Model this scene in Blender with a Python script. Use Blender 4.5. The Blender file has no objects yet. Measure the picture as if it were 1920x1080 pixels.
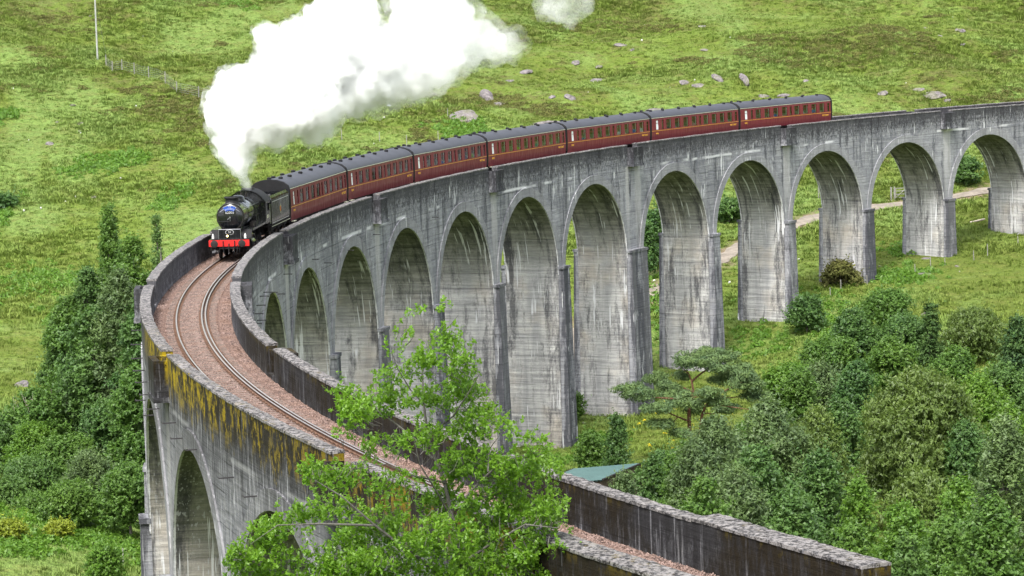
import bpy, math, random
import numpy as np
from mathutils import Vector, Matrix
rad = math.radians
random.seed(7)
RNG = np.random.default_rng(11)
SC = bpy.context.scene
COL = SC.collection

# ------------------------------------------------------------------ camera, sky, sun, exposure
CAM = np.array([-137.64816, 15.82566, 18.45692])
YAW, PITCH, ROLL, FPX = -0.20708, -0.10825, -0.02996, 5936.19
FW = np.array([math.cos(PITCH)*math.cos(YAW), math.cos(PITCH)*math.sin(YAW), math.sin(PITCH)])
RT = np.cross(FW, [0, 0, 1.]); RT /= np.linalg.norm(RT); UP = np.cross(RT, FW)
RT2 = RT*math.cos(ROLL)+UP*math.sin(ROLL); UP2 = -RT*math.sin(ROLL)+UP*math.cos(ROLL)
cd = bpy.data.cameras.new('camera'); cam = bpy.data.objects.new('camera', cd); COL.objects.link(cam)
cd.sensor_width = 36; cd.lens = FPX/1920*36; cd.clip_start = 1; cd.clip_end = 6000
m = Matrix(((RT2[0], UP2[0], -FW[0], CAM[0]), (RT2[1], UP2[1], -FW[1], CAM[1]), (RT2[2], UP2[2], -FW[2], CAM[2]), (0, 0, 0, 1)))
cam.matrix_world = m
SC.camera = cam
SUN_EL, SUN_AZ = rad(56), rad(150)       # azimuth: direction the light comes FROM, measured from +x towards +y
w = bpy.data.worlds.new('World'); SC.world = w; w.use_nodes = True
nt = w.node_tree; bg = nt.nodes['Background']
sky = nt.nodes.new('ShaderNodeTexSky'); sky.sky_type = 'NISHITA'; sky.sun_disc = False
sky.sun_elevation = SUN_EL; sky.sun_rotation = rad(90)-SUN_AZ
sky.dust_density = 4.0; sky.ozone_density = 1.0; sky.air_density = 1.0
hs = nt.nodes.new('ShaderNodeHueSaturation'); hs.inputs['Saturation'].default_value = 0.38
nt.links.new(sky.outputs[0], hs.inputs['Color']); nt.links.new(hs.outputs[0], bg.inputs['Color'])
bg.inputs['Strength'].default_value = 0.15
sl = bpy.data.lights.new('sun', 'SUN'); sl.energy = 1.5; sl.angle = rad(12); sl.color = (1, .975, .94)
sun = bpy.data.objects.new('sun', sl); COL.objects.link(sun)
sd = Vector((math.cos(SUN_EL)*math.cos(SUN_AZ), math.cos(SUN_EL)*math.sin(SUN_AZ), math.sin(SUN_EL)))
sun.rotation_euler = sd.to_track_quat('Z', 'Y').to_euler()
SC.view_settings.view_transform = 'Standard'; SC.view_settings.look = 'None'
SC.view_settings.gamma = 1; SC.view_settings.use_curve_mapping = False
SC.view_settings.exposure = 1.56
SC.cycles.max_bounces = 10; SC.cycles.diffuse_bounces = 3; SC.cycles.glossy_bounces = 3
SC.cycles.transparent_max_bounces = 12; SC.cycles.volume_bounces = 6; SC.cycles.transmission_bounces = 3
SC.cycles.volume_step_rate = 1.0; SC.cycles.volume_max_steps = 256

# ------------------------------------------------------------------ helpers
def tag(o, label=None, cat=None, group=None, kind=None):
    if label: o['label'] = label
    if cat: o['category'] = cat
    if group: o['group'] = group
    if kind: o['kind'] = kind
    return o
def empty(name, loc=(0, 0, 0), rz=0.0, ry=0.0):
    o = bpy.data.objects.new(name, None); COL.objects.link(o)
    o.location = loc; o.rotation_euler = (0, ry, rz); o.empty_display_size = .1
    return o
def link(name, me, parent=None):
    o = bpy.data.objects.new(name, me); COL.objects.link(o)
    if parent is not None: o.parent = parent
    return o
def np_mesh(name, V, F, mat, smooth=False, attrs=None):
    """V (n,3), F (m,k) int array of equal-size faces"""
    me = bpy.data.meshes.new(name)
    V = np.asarray(V, np.float32); F = np.asarray(F, np.int32)
    k = F.shape[1]
    me.vertices.add(len(V)); me.vertices.foreach_set('co', V.ravel())
    me.loops.add(F.size); me.loops.foreach_set('vertex_index', F.ravel())
    me.polygons.add(len(F)); me.polygons.foreach_set('loop_start', np.arange(0, F.size, k, dtype=np.int32))
    me.polygons.foreach_set('loop_total', np.full(len(F), k, np.int32))
    if smooth: me.polygons.foreach_set('use_smooth', np.ones(len(F), bool))
    for nme, (typ, arr) in (attrs or {}).items():
        a = me.attributes.new(nme, typ, 'POINT')
        a.data.foreach_set('value' if typ == 'FLOAT' else 'vector', np.asarray(arr, np.float32).ravel())
    me.update(calc_edges=True)
    if mat: me.materials.append(mat)
    return me
class MB:
    """collects shapes into one mesh; optional viaduct coordinate (s, off, z) per vertex"""
    def __init__(s): s.v = []; s.f = []; s.sp = []; s.ed = []; s.ty = []
    def quadgrid(s, G, SP=None, ed=None, ty=0., flip=False, closed=False):
        a, b = len(G), len(G[0]); o = len(s.v)
        for i in range(a):
            for j in range(b):
                s.v.append(tuple(G[i][j])); s.sp.append(tuple(SP[i][j]) if SP is not None else (0, 0, 0))
                s.ed.append(ed[i][j] if ed is not None else 0.); s.ty.append(ty)
        for i in range(a-1):
            for j in range(b-1 if not closed else b):
                j2 = (j+1) % b
                q = (o+i*b+j, o+i*b+j2, o+(i+1)*b+j2, o+(i+1)*b+j)
                s.f.append(q[::-1] if flip else q)
    def poly(s, pts, sp=None, ed=0., ty=0.):
        o = len(s.v)
        for i, p_ in enumerate(pts):
            s.v.append(tuple(p_)); s.sp.append(tuple(sp[i]) if sp is not None else (0, 0, 0)); s.ed.append(ed); s.ty.append(ty)
        s.f.append(tuple(range(o, o+len(pts))))
    def hexa(s, P, SP=None, ty=0., skip=()):
        """P: 8 corners, index = 4*z+2*y+x"""
        fs = [(0, 2, 3, 1), (4, 5, 7, 6), (0, 1, 5, 4), (2, 6, 7, 3), (0, 4, 6, 2), (1, 3, 7, 5)]
        for n, f in enumerate(fs):
            if n in skip: continue
            s.poly([P[i] for i in f], [SP[i] for i in f] if SP is not None else None, 0., ty)
    def box(s, c, d, rz=0., M=None):
        P = []
        cs, sn = math.cos(rz), math.sin(rz)
        for k in (-1, 1):
            for j in (-1, 1):
                for i in (-1, 1):
                    x, y, z = i*d[0]/2, j*d[1]/2, k*d[2]/2
                    v = Vector((c[0]+x*cs-y*sn, c[1]+x*sn+y*cs, c[2]+z))
                    P.append(M @ v if M else v)
        s.hexa(P); return s
    def tube(s, pts, r, n=8, caps=True):
        pts = [Vector(p_) for p_ in pts]; rs = r if hasattr(r, '__len__') else [r]*len(pts)
        G = []; prev = None
        for i, p_ in enumerate(pts):
            d = (pts[min(i+1, len(pts)-1)]-pts[max(i-1, 0)]).normalized()
            if prev is None:
                a = d.orthogonal().normalized()
            else:
                a = (prev-d*prev.dot(d)).normalized()
            prev = a; b = d.cross(a)
            G.append([p_+(a*math.cos(2*math.pi*k/n)+b*math.sin(2*math.pi*k/n))*rs[i] for k in range(n)])
        s.quadgrid(G, closed=True)
        if caps:
            s.poly(G[0][::-1]); s.poly(G[-1])
        return s
    def lathe(s, prof, c=(0, 0, 0), axis='z', n=20):
        """prof: list of (r, h)"""
        G = []
        for r_, h in prof:
            ring = []
            for k in range(n):
                a = 2*math.pi*k/n; u, v = r_*math.cos(a), r_*math.sin(a)
                if axis == 'z': q = (c[0]+u, c[1]+v, c[2]+h)
                elif axis == 'x': q = (c[0]+h, c[1]+u, c[2]+v)
                else: q = (c[0]+v, c[1]+h, c[2]+u)
                ring.append(q)
            G.append(ring)
        s.quadgrid(G, closed=True)
        s.poly(G[0][::-1]); s.poly(G[-1]); return s
    def prism(s, outline, y0, y1):
        """outline in (x,z), extruded along y"""
        a = [(x, y0, z) for x, z in outline]; b = [(x, y1, z) for x, z in outline]
        s.poly(a); s.poly(b[::-1])
        for i in range(len(a)):
            j = (i+1) % len(a); s.poly([a[i], b[i], b[j], a[j]])
        return s
    def mesh(s, name, mat, smooth=False, sp=False):
        me = bpy.data.meshes.new(name); me.from_pydata(s.v, [], s.f)
        if sp:
            a = me.attributes.new('sp', 'FLOAT_VECTOR', 'POINT'); a.data.foreach_set('vector', np.array(s.sp, np.float32).ravel())
            a = me.attributes.new('ed', 'FLOAT', 'POINT'); a.data.foreach_set('value', np.array(s.ed, np.float32))
            a = me.attributes.new('ty', 'FLOAT', 'POINT'); a.data.foreach_set('value', np.array(s.ty, np.float32))
        if mat: me.materials.append(mat)
        me.update()
        if smooth:
            me.polygons.foreach_set('use_smooth', np.ones(len(me.polygons), bool))
            try: me.set_sharp_from_angle(angle=rad(38))
            except Exception: pass
        return me
    def build(s, name, mat, parent=None, smooth=False, sp=False):
        return link(name, s.mesh(name, mat, smooth, sp), parent)

def copy_tree(o, parent=None):
    c = o.copy(); COL.objects.link(c)
    if parent is not None: c.parent = parent
    for ch in list(o.children): copy_tree(ch, c)
    return c
def text_mesh(name, body, size, mat, parent, M, extrude=.004, align='CENTER', bend=None):
    cu = bpy.data.curves.new(name, 'FONT'); cu.body = body; cu.size = size; cu.align_x = align; cu.align_y = 'CENTER'; cu.extrude = extrude
    cu.resolution_u = 2
    t = bpy.data.objects.new(name, cu); COL.objects.link(t)
    bpy.context.view_layer.update()
    me = bpy.data.meshes.new_from_object(t.evaluated_get(bpy.context.evaluated_depsgraph_get()))
    COL.objects.unlink(t); bpy.data.objects.remove(t)
    if bend:
        for v in me.vertices:
            a = v.co.x/bend; rr = bend+v.co.y
            v.co.x, v.co.y = rr*math.sin(a), rr*math.cos(a)-bend
    me.transform(M); me.materials.clear(); me.materials.append(mat); me.name = name
    return link(name, me, parent)

# node helper
class NT:
    def __init__(s, name, bump=False):
        s.m = bpy.data.materials.new(name); s.m.use_nodes = True; s.t = s.m.node_tree; s.t.nodes.clear()
        s.out = s.t.nodes.new('ShaderNodeOutputMaterial')
    def n(s, typ, **kw):
        nd = s.t.nodes.new(typ)
        for k, v in kw.items():
            setattr(nd, k, v)
        return nd
    def set(s, sock, v):
        if isinstance(v, bpy.types.NodeSocket): s.t.links.new(v, sock)
        elif v is not None:
            if hasattr(sock.default_value, '__len__') and not hasattr(v, '__len__'): v = (v,)*len(sock.default_value)
            if hasattr(sock.default_value, '__len__') and len(v) == 3 and len(sock.default_value) == 4: v = (*v, 1)
            sock.default_value = v
    def math(s, op, a, b=None, c=None, clamp=False):
        nd = s.n('ShaderNodeMath', operation=op, use_clamp=clamp)
        for i, x in enumerate((a, b, c)):
            if x is not None: s.set(nd.inputs[i], x)
        return nd.outputs[0]
    def vmath(s, op, a, b=None):
        nd = s.n('ShaderNodeVectorMath', operation=op)
        s.set(nd.inputs[0], a)
        if b is not None: s.set(nd.inputs[1], b)
        return nd.outputs[0]
    def noise(s, vec, scale, detail=3, rough=.55, dist=0.):
        nd = s.n('ShaderNodeTexNoise')
        s.set(nd.inputs['Vector'], vec); s.set(nd.inputs['Scale'], scale); s.set(nd.inputs['Detail'], detail)
        s.set(nd.inputs['Roughness'], rough); s.set(nd.inputs['Distortion'], dist)
        return nd.outputs['Fac']
    def ramp(s, fac, lo, hi, a=0., b=1.):
        nd = s.n('ShaderNodeMapRange'); nd.clamp = True
        s.set(nd.inputs[0], fac); s.set(nd.inputs[1], lo); s.set(nd.inputs[2], hi); s.set(nd.inputs[3], a); s.set(nd.inputs[4], b)
        return nd.outputs[0]
    def mix(s, fac, a, b, mode='MIX'):
        nd = s.n('ShaderNodeMix', data_type='RGBA', blend_type=mode)
        s.set(nd.inputs[0], fac); s.set(nd.inputs[6], a); s.set(nd.inputs[7], b)
        return nd.outputs[2]
    def attr(s, name, out='Fac', typ='GEOMETRY'):
        nd = s.n('ShaderNodeAttribute', attribute_name=name, attribute_type=typ); return nd.outputs[out]
    def sep(s, v):
        nd = s.n('ShaderNodeSeparateXYZ'); s.set(nd.inputs[0], v); return nd.outputs
    def pos(s): return s.n('ShaderNodeNewGeometry').outputs['Position']
    def obj(s): return s.n('ShaderNodeTexCoord').outputs['Object']
    def bump(s, h, strength=.5, dist=.05):
        nd = s.n('ShaderNodeBump'); s.set(nd.inputs['Strength'], strength); s.set(nd.inputs['Distance'], dist); s.set(nd.inputs['Height'], h)
        return nd.outputs[0]
    def bsdf(s, col, rough=.8, spec=.3, metal=0., normal=None, coat=0., emis=None, estr=0.):
        nd = s.n('ShaderNodeBsdfPrincipled')
        s.set(nd.inputs['Base Color'], col); s.set(nd.inputs['Roughness'], rough); s.set(nd.inputs['Metallic'], metal)
        s.set(nd.inputs['Specular IOR Level'], spec); s.set(nd.inputs['Coat Weight'], coat)
        if normal is not None: s.set(nd.inputs['Normal'], normal)
        if emis: s.set(nd.inputs['Emission Color'], emis); s.set(nd.inputs['Emission Strength'], estr)
        return nd.outputs[0]
    def surf(s, sh): s.t.links.new(sh, s.out.inputs['Surface']); return s.m

# ------------------------------------------------------------------ line of the railway
NODES = [-110, -40, 20, 100, 180, 300]
KAP = [-0.00361, -0.00424, -0.00425, -0.0037, -0.00388, -0.0039]
SS = np.linspace(-130, 330, 921); DS = SS[1]-SS[0]
_k = np.interp(SS, NODES, KAP)
_ph = np.concatenate([[0], np.cumsum((_k[1:]+_k[:-1])/2*DS)]); _ph -= np.interp(0, SS, _ph)
_x = np.concatenate([[0], np.cumsum((np.cos(_ph)[1:]+np.cos(_ph)[:-1])/2*DS)]); _x -= np.interp(0, SS, _x)
_y = np.concatenate([[0], np.cumsum((np.sin(_ph)[1:]+np.sin(_ph)[:-1])/2*DS)]); _y -= np.interp(0, SS, _y)
GR = -0.01225
def P(s, off, z):
    ph = np.interp(s, SS, _ph)
    return (float(np.interp(s, SS, _x)-off*math.sin(ph)), float(np.interp(s, SS, _y)+off*math.cos(ph)), float(z+GR*s+0.39e-6*s*s))
def Pv(s, off, z):
    s = np.asarray(s, float); ph = np.interp(s, SS, _ph)
    return np.stack([np.interp(s, SS, _x)-off*np.sin(ph), np.interp(s, SS, _y)+off*np.cos(ph), z+GR*s+0*off], -1)
def heading(s): return float(np.interp(s, SS, _ph))
SP2, KING = 33.77736, 2.1451
def st(k): return k*SP2+KING*(.5 if k == 5 else (1 if k > 5 else 0))
WI, WO, TH, ZC, ZCR = 2.11321, 2.04328, .48517, 1.16617, 1.16617-3.16423

# ------------------------------------------------------------------ terrain
def ray(px, py):
    d = FW*FPX+RT2*(px-960)-UP2*(py-540); return d/np.linalg.norm(d)
def at(px, py, D):
    d = ray(px, py); return CAM+d*(D/math.hypot(d[0], d[1]))
_perm = np.random.default_rng(5).random((256, 256))
def vnoise(x, y):
    xi = np.floor(x).astype(int); yi = np.floor(y).astype(int); fx = x-xi; fy = y-yi
    fx = fx*fx*(3-2*fx); fy = fy*fy*(3-2*fy)
    g = lambda a, b: _perm[a % 256, b % 256]
    return (g(xi, yi)*(1-fx)+g(xi+1, yi)*fx)*(1-fy)+(g(xi, yi+1)*(1-fx)+g(xi+1, yi+1)*fx)*fy-.5
def fbm(x, y, sc, oct=3):
    r = 0; a = 1
    for i in range(oct): r = r+a*vnoise(x/sc+i*17.3, y/sc+i*5.1); sc /= 2.1; a *= .5
    return r
CP = [(1783, 478, 362), (1632, 513, 348), (1486, 600, 334), (1347, 722, 319), (1204, 785, 303), (1068, 838, 287),
      (100, 1045, 215), (40, 715, 300), (100, 960, 235), (40, 600, 338), (100, 520, 363), (100, 400, 395), (100, 300, 422), (100, 200, 450), (100, 105, 478), (100, 0, 540),
      (300, 110, 500), (300, 0, 545), (350, 250, 432), (330, 400, 390), (600, 300, 418), (800, 250, 432), (600, 100, 492), (900, 0, 545), (900, 140, 480),
      (1850, 430, 377), (1540, 405, 391), (1340, 500, 362), (1215, 550, 347), (1080, 640, 326), (1840, 360, 404), (1400, 200, 455), (1400, 100, 492), (1400, 0, 542),
      (1850, 0, 545), (1850, 140, 478), (1900, 240, 440), (1900, 500, 352), (1800, 560, 330), (1600, 620, 311), (1150, 860, 268), (1300, 815, 284)]
cp = [at(*c) for c in CP]
def uv(u, v, z):   # forward distance, distance to the right, height
    f2 = np.array([math.cos(YAW), math.sin(YAW)]); r2 = np.array([math.sin(YAW), -math.cos(YAW)])
    q = CAM[:2]+f2*u+r2*v; return np.array([q[0], q[1], z])
cp += [uv(-60, 0, 20), uv(0, 0, 16.6), uv(0, -60, 18), uv(0, 60, 16), uv(45, 0, 5), uv(45, -40, 4), uv(80, -10, -9), uv(110, -40, -17), uv(150, -40, -23), uv(185, -45, -24), uv(185, 10, -25), uv(150, 5, -21),
       uv(45, 40, 3), uv(80, 40, -2.5), uv(80, 70, -1), uv(120, 40, -15), uv(150, 50, -19), uv(190, 50, -23), uv(230, 50, -24), uv(260, 35, -26), uv(240, 0, -27), uv(200, 80, -22), uv(280, 60, -23.5), uv(300, 110, -20),
       uv(700, 0, 42), uv(700, -250, 40), uv(700, 250, 46), uv(1100, 0, 120), uv(1100, -400, 110), uv(1100, 400, 130), uv(2000, 0, 330), uv(2000, 900, 330), uv(2000, -900, 330), uv(400, -150, -12), uv(250, -150, -20), uv(400, 180, -8), uv(250, 180, -20), uv(50, 200, 8), uv(50, -200, 8), uv(-300, 0, 60), uv(500, 250, 4), uv(500, -200, 3)]
for s_, o_, z_ in ((-52, 0, -8), (-62, 0, -2.2), (-75, 0, -.6), (-95, 0, .2), (-130, 0, 1.0), (-30, 0, -16), (0, 0, -23.5), (35, 0, -26), (70, 0, -27.3), (110, 0, -27.5), (290, 0, -13), (-60, -10, -3), (-60, 8, -4)):
    cp.append(np.array(P(s_, o_, z_)))
cp = np.array(cp)
def _phi(r): return np.where(r > 0, r*r*np.log(np.maximum(r, 1e-9)), 0)*1e-4
_n = len(cp); A = np.zeros((_n+3, _n+3))
A[:_n, :_n] = _phi(np.hypot(cp[:, None, 0]-cp[None, :, 0], cp[:, None, 1]-cp[None, :, 1]))+np.eye(_n)*.03
A[:_n, _n] = 1; A[:_n, _n+1:] = cp[:, :2]/100; A[_n:, :_n] = A[:_n, _n:].T
_w = np.linalg.solve(A, np.concatenate([cp[:, 2], [0, 0, 0]]))
PATHPX = [(1040, 690, 318), (1080, 610, 333), (1213, 553, 347), (1280, 522, 355), (1340, 492, 364), (1420, 458, 376), (1540, 408, 391), (1620, 395, 394), (1700, 388, 397), (1780, 376, 400), (1850, 358, 405), (1960, 335, 412)]
PATHXY = np.array([at(*q)[:2] for q in PATHPX])
def path_dist(x, y):
    d = np.full(np.shape(x), 1e9)
    for a, b in zip(PATHXY[:-1], PATHXY[1:]):
        t = np.clip(((x-a[0])*(b[0]-a[0])+(y-a[1])*(b[1]-a[1]))/((b-a)@(b-a)), 0, 1)
        d = np.minimum(d, np.hypot(x-a[0]-t*(b[0]-a[0]), y-a[1]-t*(b[1]-a[1])))
    return d
def terr(x, y, rough=True):
    x = np.asarray(x, float); y = np.asarray(y, float); sh = x.shape; x = x.ravel(); y = y.ravel()
    z = np.zeros(len(x))
    for i0 in range(0, len(x), 20000):
        X = x[i0:i0+20000]; Y = y[i0:i0+20000]
        z[i0:i0+20000] = _phi(np.hypot(X[:, None]-cp[None, :, 0], Y[:, None]-cp[None, :, 1]))@_w[:_n]+_w[_n]+_w[_n+1]*X/100+_w[_n+2]*Y/100
    if rough:
        u = (x-CAM[0])*math.cos(YAW)+(y-CAM[1])*math.sin(YAW)
        k = np.clip((u-370)/90, .14, 1)*np.clip(u/120-.3, 0, 1)
        pd = path_dist(x, y); k = k*np.clip((pd-2)/6, .08, 1)
        z = z+k*(4.6*fbm(x, y, 34, 3)+.9*fbm(x+91, y, 9, 3)*(.6+fbm(x, y, 60, 1)))+np.clip(k, 0, .5)*.8*fbm(x, y+33, 3.2, 2)
    return z.reshape(sh)
def gz(x, y): return float(terr(np.array([x]), np.array([y]))[0])
def ground_hit(px, py, D0=120, D1=900):
    """where the line of sight through a pixel first meets the ground"""
    D = np.linspace(D0, D1, 1600); d = ray(px, py); h = math.hypot(d[0], d[1])
    Q = CAM[None]+d[None]*(D/h)[:, None]
    dz = Q[:, 2]-terr(Q[:, 0], Q[:, 1]); i = np.where(dz < 0)[0]
    if len(i) == 0: return None
    i = i[0]; t = dz[i-1]/(dz[i-1]-dz[i]) if i else 0
    q = Q[i-1]*(1-t)+Q[i]*t if i else Q[0]
    return q, D[i]
# ------------------------------------------------------------------ materials
def hill_colour(N, pos):
    """grass, heather and bracken tones by position, with light on the hill folds painted in"""
    p2 = N.vmath('MULTIPLY', pos, (1, 1, 2.2))
    a = N.noise(p2, .022, 3, .6); b = N.noise(p2, .09, 4, .62, .4); c = N.noise(p2, .5, 4, .65); d = N.noise(N.vmath('ADD', p2, (70, 3, 9)), .045, 3, .6, .6)
    col = N.mix(N.ramp(a, .38, .62), (.120, .165, .034), (.138, .200, .040))
    fold_light = N.noise(N.vmath('MULTIPLY', pos, (.55, 1.5, 1.)), .035, 4, .55, .8)
    col = N.mix(N.ramp(fold_light, .50, .60), col, (.165, .250, .075))  # pale grass swaths that also paint in the shading of the hill folds
    col = N.mix(N.math('MULTIPLY', N.ramp(b, .52, .66), .7), col, (.185, .265, .085))
    col = N.mix(N.math('MULTIPLY', N.ramp(c, .46, .66), .45), col, (.175, .175, .060))
    z = N.sep(pos)[2]
    hill = N.ramp(z, -14, -4)
    hea = N.math('MULTIPLY', N.math('MULTIPLY', N.ramp(N.math('ADD', N.math('MULTIPLY', d, .7), N.math('MULTIPLY', c, .75)), .70, .84), hill), N.ramp(fold_light, .48, .56, 1, .25))
    col = N.mix(N.math('MULTIPLY', hea, .55), col, (.105, .088, .048))
    col = N.mix(N.math('MULTIPLY', N.ramp(N.noise(p2, .85, 3, .7), .50, .70), .38), col, (.070, .110, .026))
    col = N.mix(1., col, (.98, .96, .86), 'MULTIPLY')
    return col
def mat_ground():
    N = NT('ground_grass'); pos = N.pos()
    col = hill_colour(N, pos)
    f = N.noise(N.vmath('MULTIPLY', pos, (1, 1, .5)), 2.6, 5, .7)
    col = N.mix(.8, col, N.mix(N.ramp(f, .3, .7), (.45, .45, .4), (1.25, 1.25, 1.1)), 'MULTIPLY')
    pa = N.attr('dirt')
    soil = N.mix(N.noise(pos, 3, 4, .7), (.09, .06, .035), (.30, .24, .16))
    col = N.mix(N.ramp(N.math('ADD', pa, N.math('MULTIPLY', N.math('SUBTRACT', N.noise(pos, .8, 4, .7), .5), 1.2)), .35, .6), col, soil)
    h = N.math('ADD', N.noise(pos, 1.6, 4, .7), N.noise(pos, 6, 2, .6))
    return N.surf(N.bsdf(col, .95, .1, normal=N.bump(h, .9, .35)))
def mat_blade(name, tint, ground=True):
    N = NT(name); pos = N.pos()
    oi = N.n('ShaderNodeObjectInfo').outputs['Random']; rnd = N.attr('rnd')
    if ground: col = hill_colour(N, pos)
    else: col = tint
    v = N.ramp(rnd, 0, 1, .62, 1.45)
    col = N.vmath('SCALE', col); N.t.nodes[-1].inputs['Scale'].default_value = 1
    N.set(N.t.nodes[-1].inputs['Scale'], v)
    if ground: col = N.mix(.3, col, tint)
    b = N.bsdf(col, .75, .15)
    tr = N.n('ShaderNodeBsdfTranslucent'); N.set(tr.inputs[0], N.mix(.5, col, (.20, .30, .03)))
    mx = N.n('ShaderNodeMixShader'); mx.inputs[0].default_value = .22
    N.t.links.new(b, mx.inputs[1]); N.t.links.new(tr.outputs[0], mx.inputs[2])
    return N.surf(mx.outputs[0])
def mat_leaf(name, c1, c2, trans=.30, rough=.5, spec=.35):
    N = NT(name); rnd = N.attr('rnd'); oi = N.attr('tone')
    col = N.mix(rnd, c1, c2)
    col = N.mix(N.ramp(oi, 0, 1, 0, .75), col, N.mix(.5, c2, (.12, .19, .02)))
    col = N.mix(.45, col, N.mix(N.ramp(N.noise(N.pos(), .55, 3, .6), .3, .7), (.55, .6, .6), (1.35, 1.3, 1.1)), 'MULTIPLY')
    b = N.bsdf(col, rough, spec)
    tr = N.n('ShaderNodeBsdfTranslucent'); N.set(tr.inputs[0], N.mix(.6, col, (c2[0]*1.7, c2[1]*1.7, c2[2]*.9)))
    mx = N.n('ShaderNodeMixShader'); mx.inputs[0].default_value = trans
    N.t.links.new(b, mx.inputs[1]); N.t.links.new(tr.outputs[0], mx.inputs[2])
    return N.surf(mx.outputs[0])
def mat_plain(name, c, rough=.7, spec=.3, metal=0., var=.25, scale=3., coat=0., bump=0.):
    N = NT(name); o = N.obj(); f = N.noise(o, scale, 4, .65)
    col = N.mix(N.ramp(f, .3, .7), tuple(x*(1-var) for x in c), tuple(min(x*(1+var), .9) for x in c))
    return N.surf(N.bsdf(col, rough, spec, metal, coat=coat, normal=N.bump(f, bump, .02) if bump else None))
def mat_bark(name, c):
    N = NT(name); o = N.obj(); f = N.noise(N.vmath('MULTIPLY', o, (6, 6, 1.3)), 1.2, 4, .7)
    col = N.mix(N.ramp(f, .35, .65), tuple(x*.5 for x in c), c)
    return N.surf(N.bsdf(col, .9, .15, normal=N.bump(f, .6, .03)))
def mat_rock():
    N = NT('hill_rock'); o = N.pos(); f = N.noise(o, 1.6, 5, .7, .5); g = N.noise(o, .5, 3, .6)
    col = N.mix(N.ramp(f, .35, .68), (.065, .058, .060), (.235, .210, .205))
    col = N.mix(N.math('MULTIPLY', N.ramp(g, .5, .65), .5), col, (.12, .13, .05))
    return N.surf(N.bsdf(col, .9, .2, normal=N.bump(f, .9, .15)))
def mat_concrete(kind='wall'):
    """board-marked mass concrete with stains, lime runs and moss; coordinates are (along, across, height)"""
    N = NT('concrete_'+kind); sp = N.attr('sp', 'Vector'); S, O, Z = N.sep(sp); ed = N.attr('ed'); ty = N.attr('ty')
    def cv(face, sof):      # scale vector that differs between wall face and soffit
        return N.vmath('MULTIPLY', sp, N.mix(ty, face, sof))
    big = N.noise(sp, .20, 4, .6); mid = N.noise(sp, 1.0, 5, .7); fine = N.noise(sp, 5.5, 4, .75)
    board = N.noise(cv((.12, .12, 5.0), (2.5, .10, 4.5)), 1., 3, .65)
    board2 = N.noise(cv((.9, .9, 7.), (4., .9, 7.)), 1., 4, .75)
    streak = N.noise(cv((1.5, 1.5, .30), (.28, 1.5, .28)), 1., 5, .70, .5)
    streak2 = N.noise(cv((.75, .75, .09), (.09, .9, .09)), 1., 4, .62)
    drip = N.noise(cv((4.0, 4.0, .36), (.16, 3.6, .17)), 1., 3, .60, .45)
    face = N.mix(N.ramp(big, .36, .64), (.168, .171, .190), (.258, .262, .282))
    face = N.mix(N.math('MULTIPLY', N.ramp(mid, .44, .66), .55), face, (.335, .335, .340))
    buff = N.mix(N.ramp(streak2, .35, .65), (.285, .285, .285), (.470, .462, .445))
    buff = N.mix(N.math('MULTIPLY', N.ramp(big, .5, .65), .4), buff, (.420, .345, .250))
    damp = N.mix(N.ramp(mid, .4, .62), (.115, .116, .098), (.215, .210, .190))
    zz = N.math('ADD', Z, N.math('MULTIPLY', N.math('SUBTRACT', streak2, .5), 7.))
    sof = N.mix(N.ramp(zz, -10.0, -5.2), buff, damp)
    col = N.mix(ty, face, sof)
    col = N.mix(N.mix(ty, (.55, .55, .55), (.85, .85, .85)), col, N.mix(N.ramp(board, .30, .70), (.60, .60, .62), (1.28, 1.27, 1.25)), 'MULTIPLY')
    col = N.mix(.6, col, N.mix(N.ramp(board2, .35, .65), (.72, .72, .73), (1.2, 1.2, 1.18)), 'MULTIPLY')
    # lift joints, fading in and out
    zw = N.math('ADD', Z, N.math('MULTIPLY', N.noise(sp, .5, 2), .12))
    fr = N.math('FRACT', N.math('DIVIDE', zw, 1.31)); ln = N.math('MULTIPLY', N.ramp(fr, .0, .05, 1, 0), N.ramp(N.noise(cv((.35, .35, .6), (.3, .4, .6)), 1., 2), .42, .56))
    col = N.mix(N.math('MULTIPLY', ln, .80), col, (.022, .021, .021))
    if kind == 'wall':
        vj = N.math('FRACT', N.math('DIVIDE', N.math('ADD', S, N.math('MULTIPLY', N.math('FLOOR', N.math('DIVIDE', zw, .655)), .7)), 2.3))
        vl = N.math('MULTIPLY', N.ramp(vj, .0, .03, 1, 0), N.ramp(N.noise(sp, .6, 2), .50, .58))
        fr2 = N.math('FRACT', N.math('DIVIDE', zw, .655)); h2 = N.math('MULTIPLY', N.ramp(fr2, 0, .09, 1, 0), N.ramp(N.noise(sp, .5, 3), .46, .56))
        col = N.mix(N.math('MULTIPLY', N.math('MULTIPLY', N.math('MAXIMUM', vl, h2), .7), N.math('SUBTRACT', 1, ty)), col, (.022, .021, .023))
    # dark weathering
    dk = N.math('ADD', N.math('MULTIPLY', streak, .62), N.math('MULTIPLY', streak2, .52))
    arris = N.math('MULTIPLY', N.ramp(N.math('ABSOLUTE', O), 1.2, 2.6), ty)
    dk = N.math('ADD', dk, N.math('MULTIPLY', arris, .07))
    dk = N.math('ADD', dk, N.math('MULTIPLY', N.math('SUBTRACT', fine, .5), .22))
    dk = N.math('ADD', dk, N.ramp(N.math('ABSOLUTE', O), 2.7, 2.95, 0, .13))
    dark = N.ramp(dk, .575, .72)
    col = N.mix(N.math('MULTIPLY', dark, .80), col, (.026, .027, .034))
    if kind == 'ring': col = N.mix(.40, col, N.mix(N.noise(sp, 1.5, 5, .75), (.150, .150, .158), (.330, .328, .330)))
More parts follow.
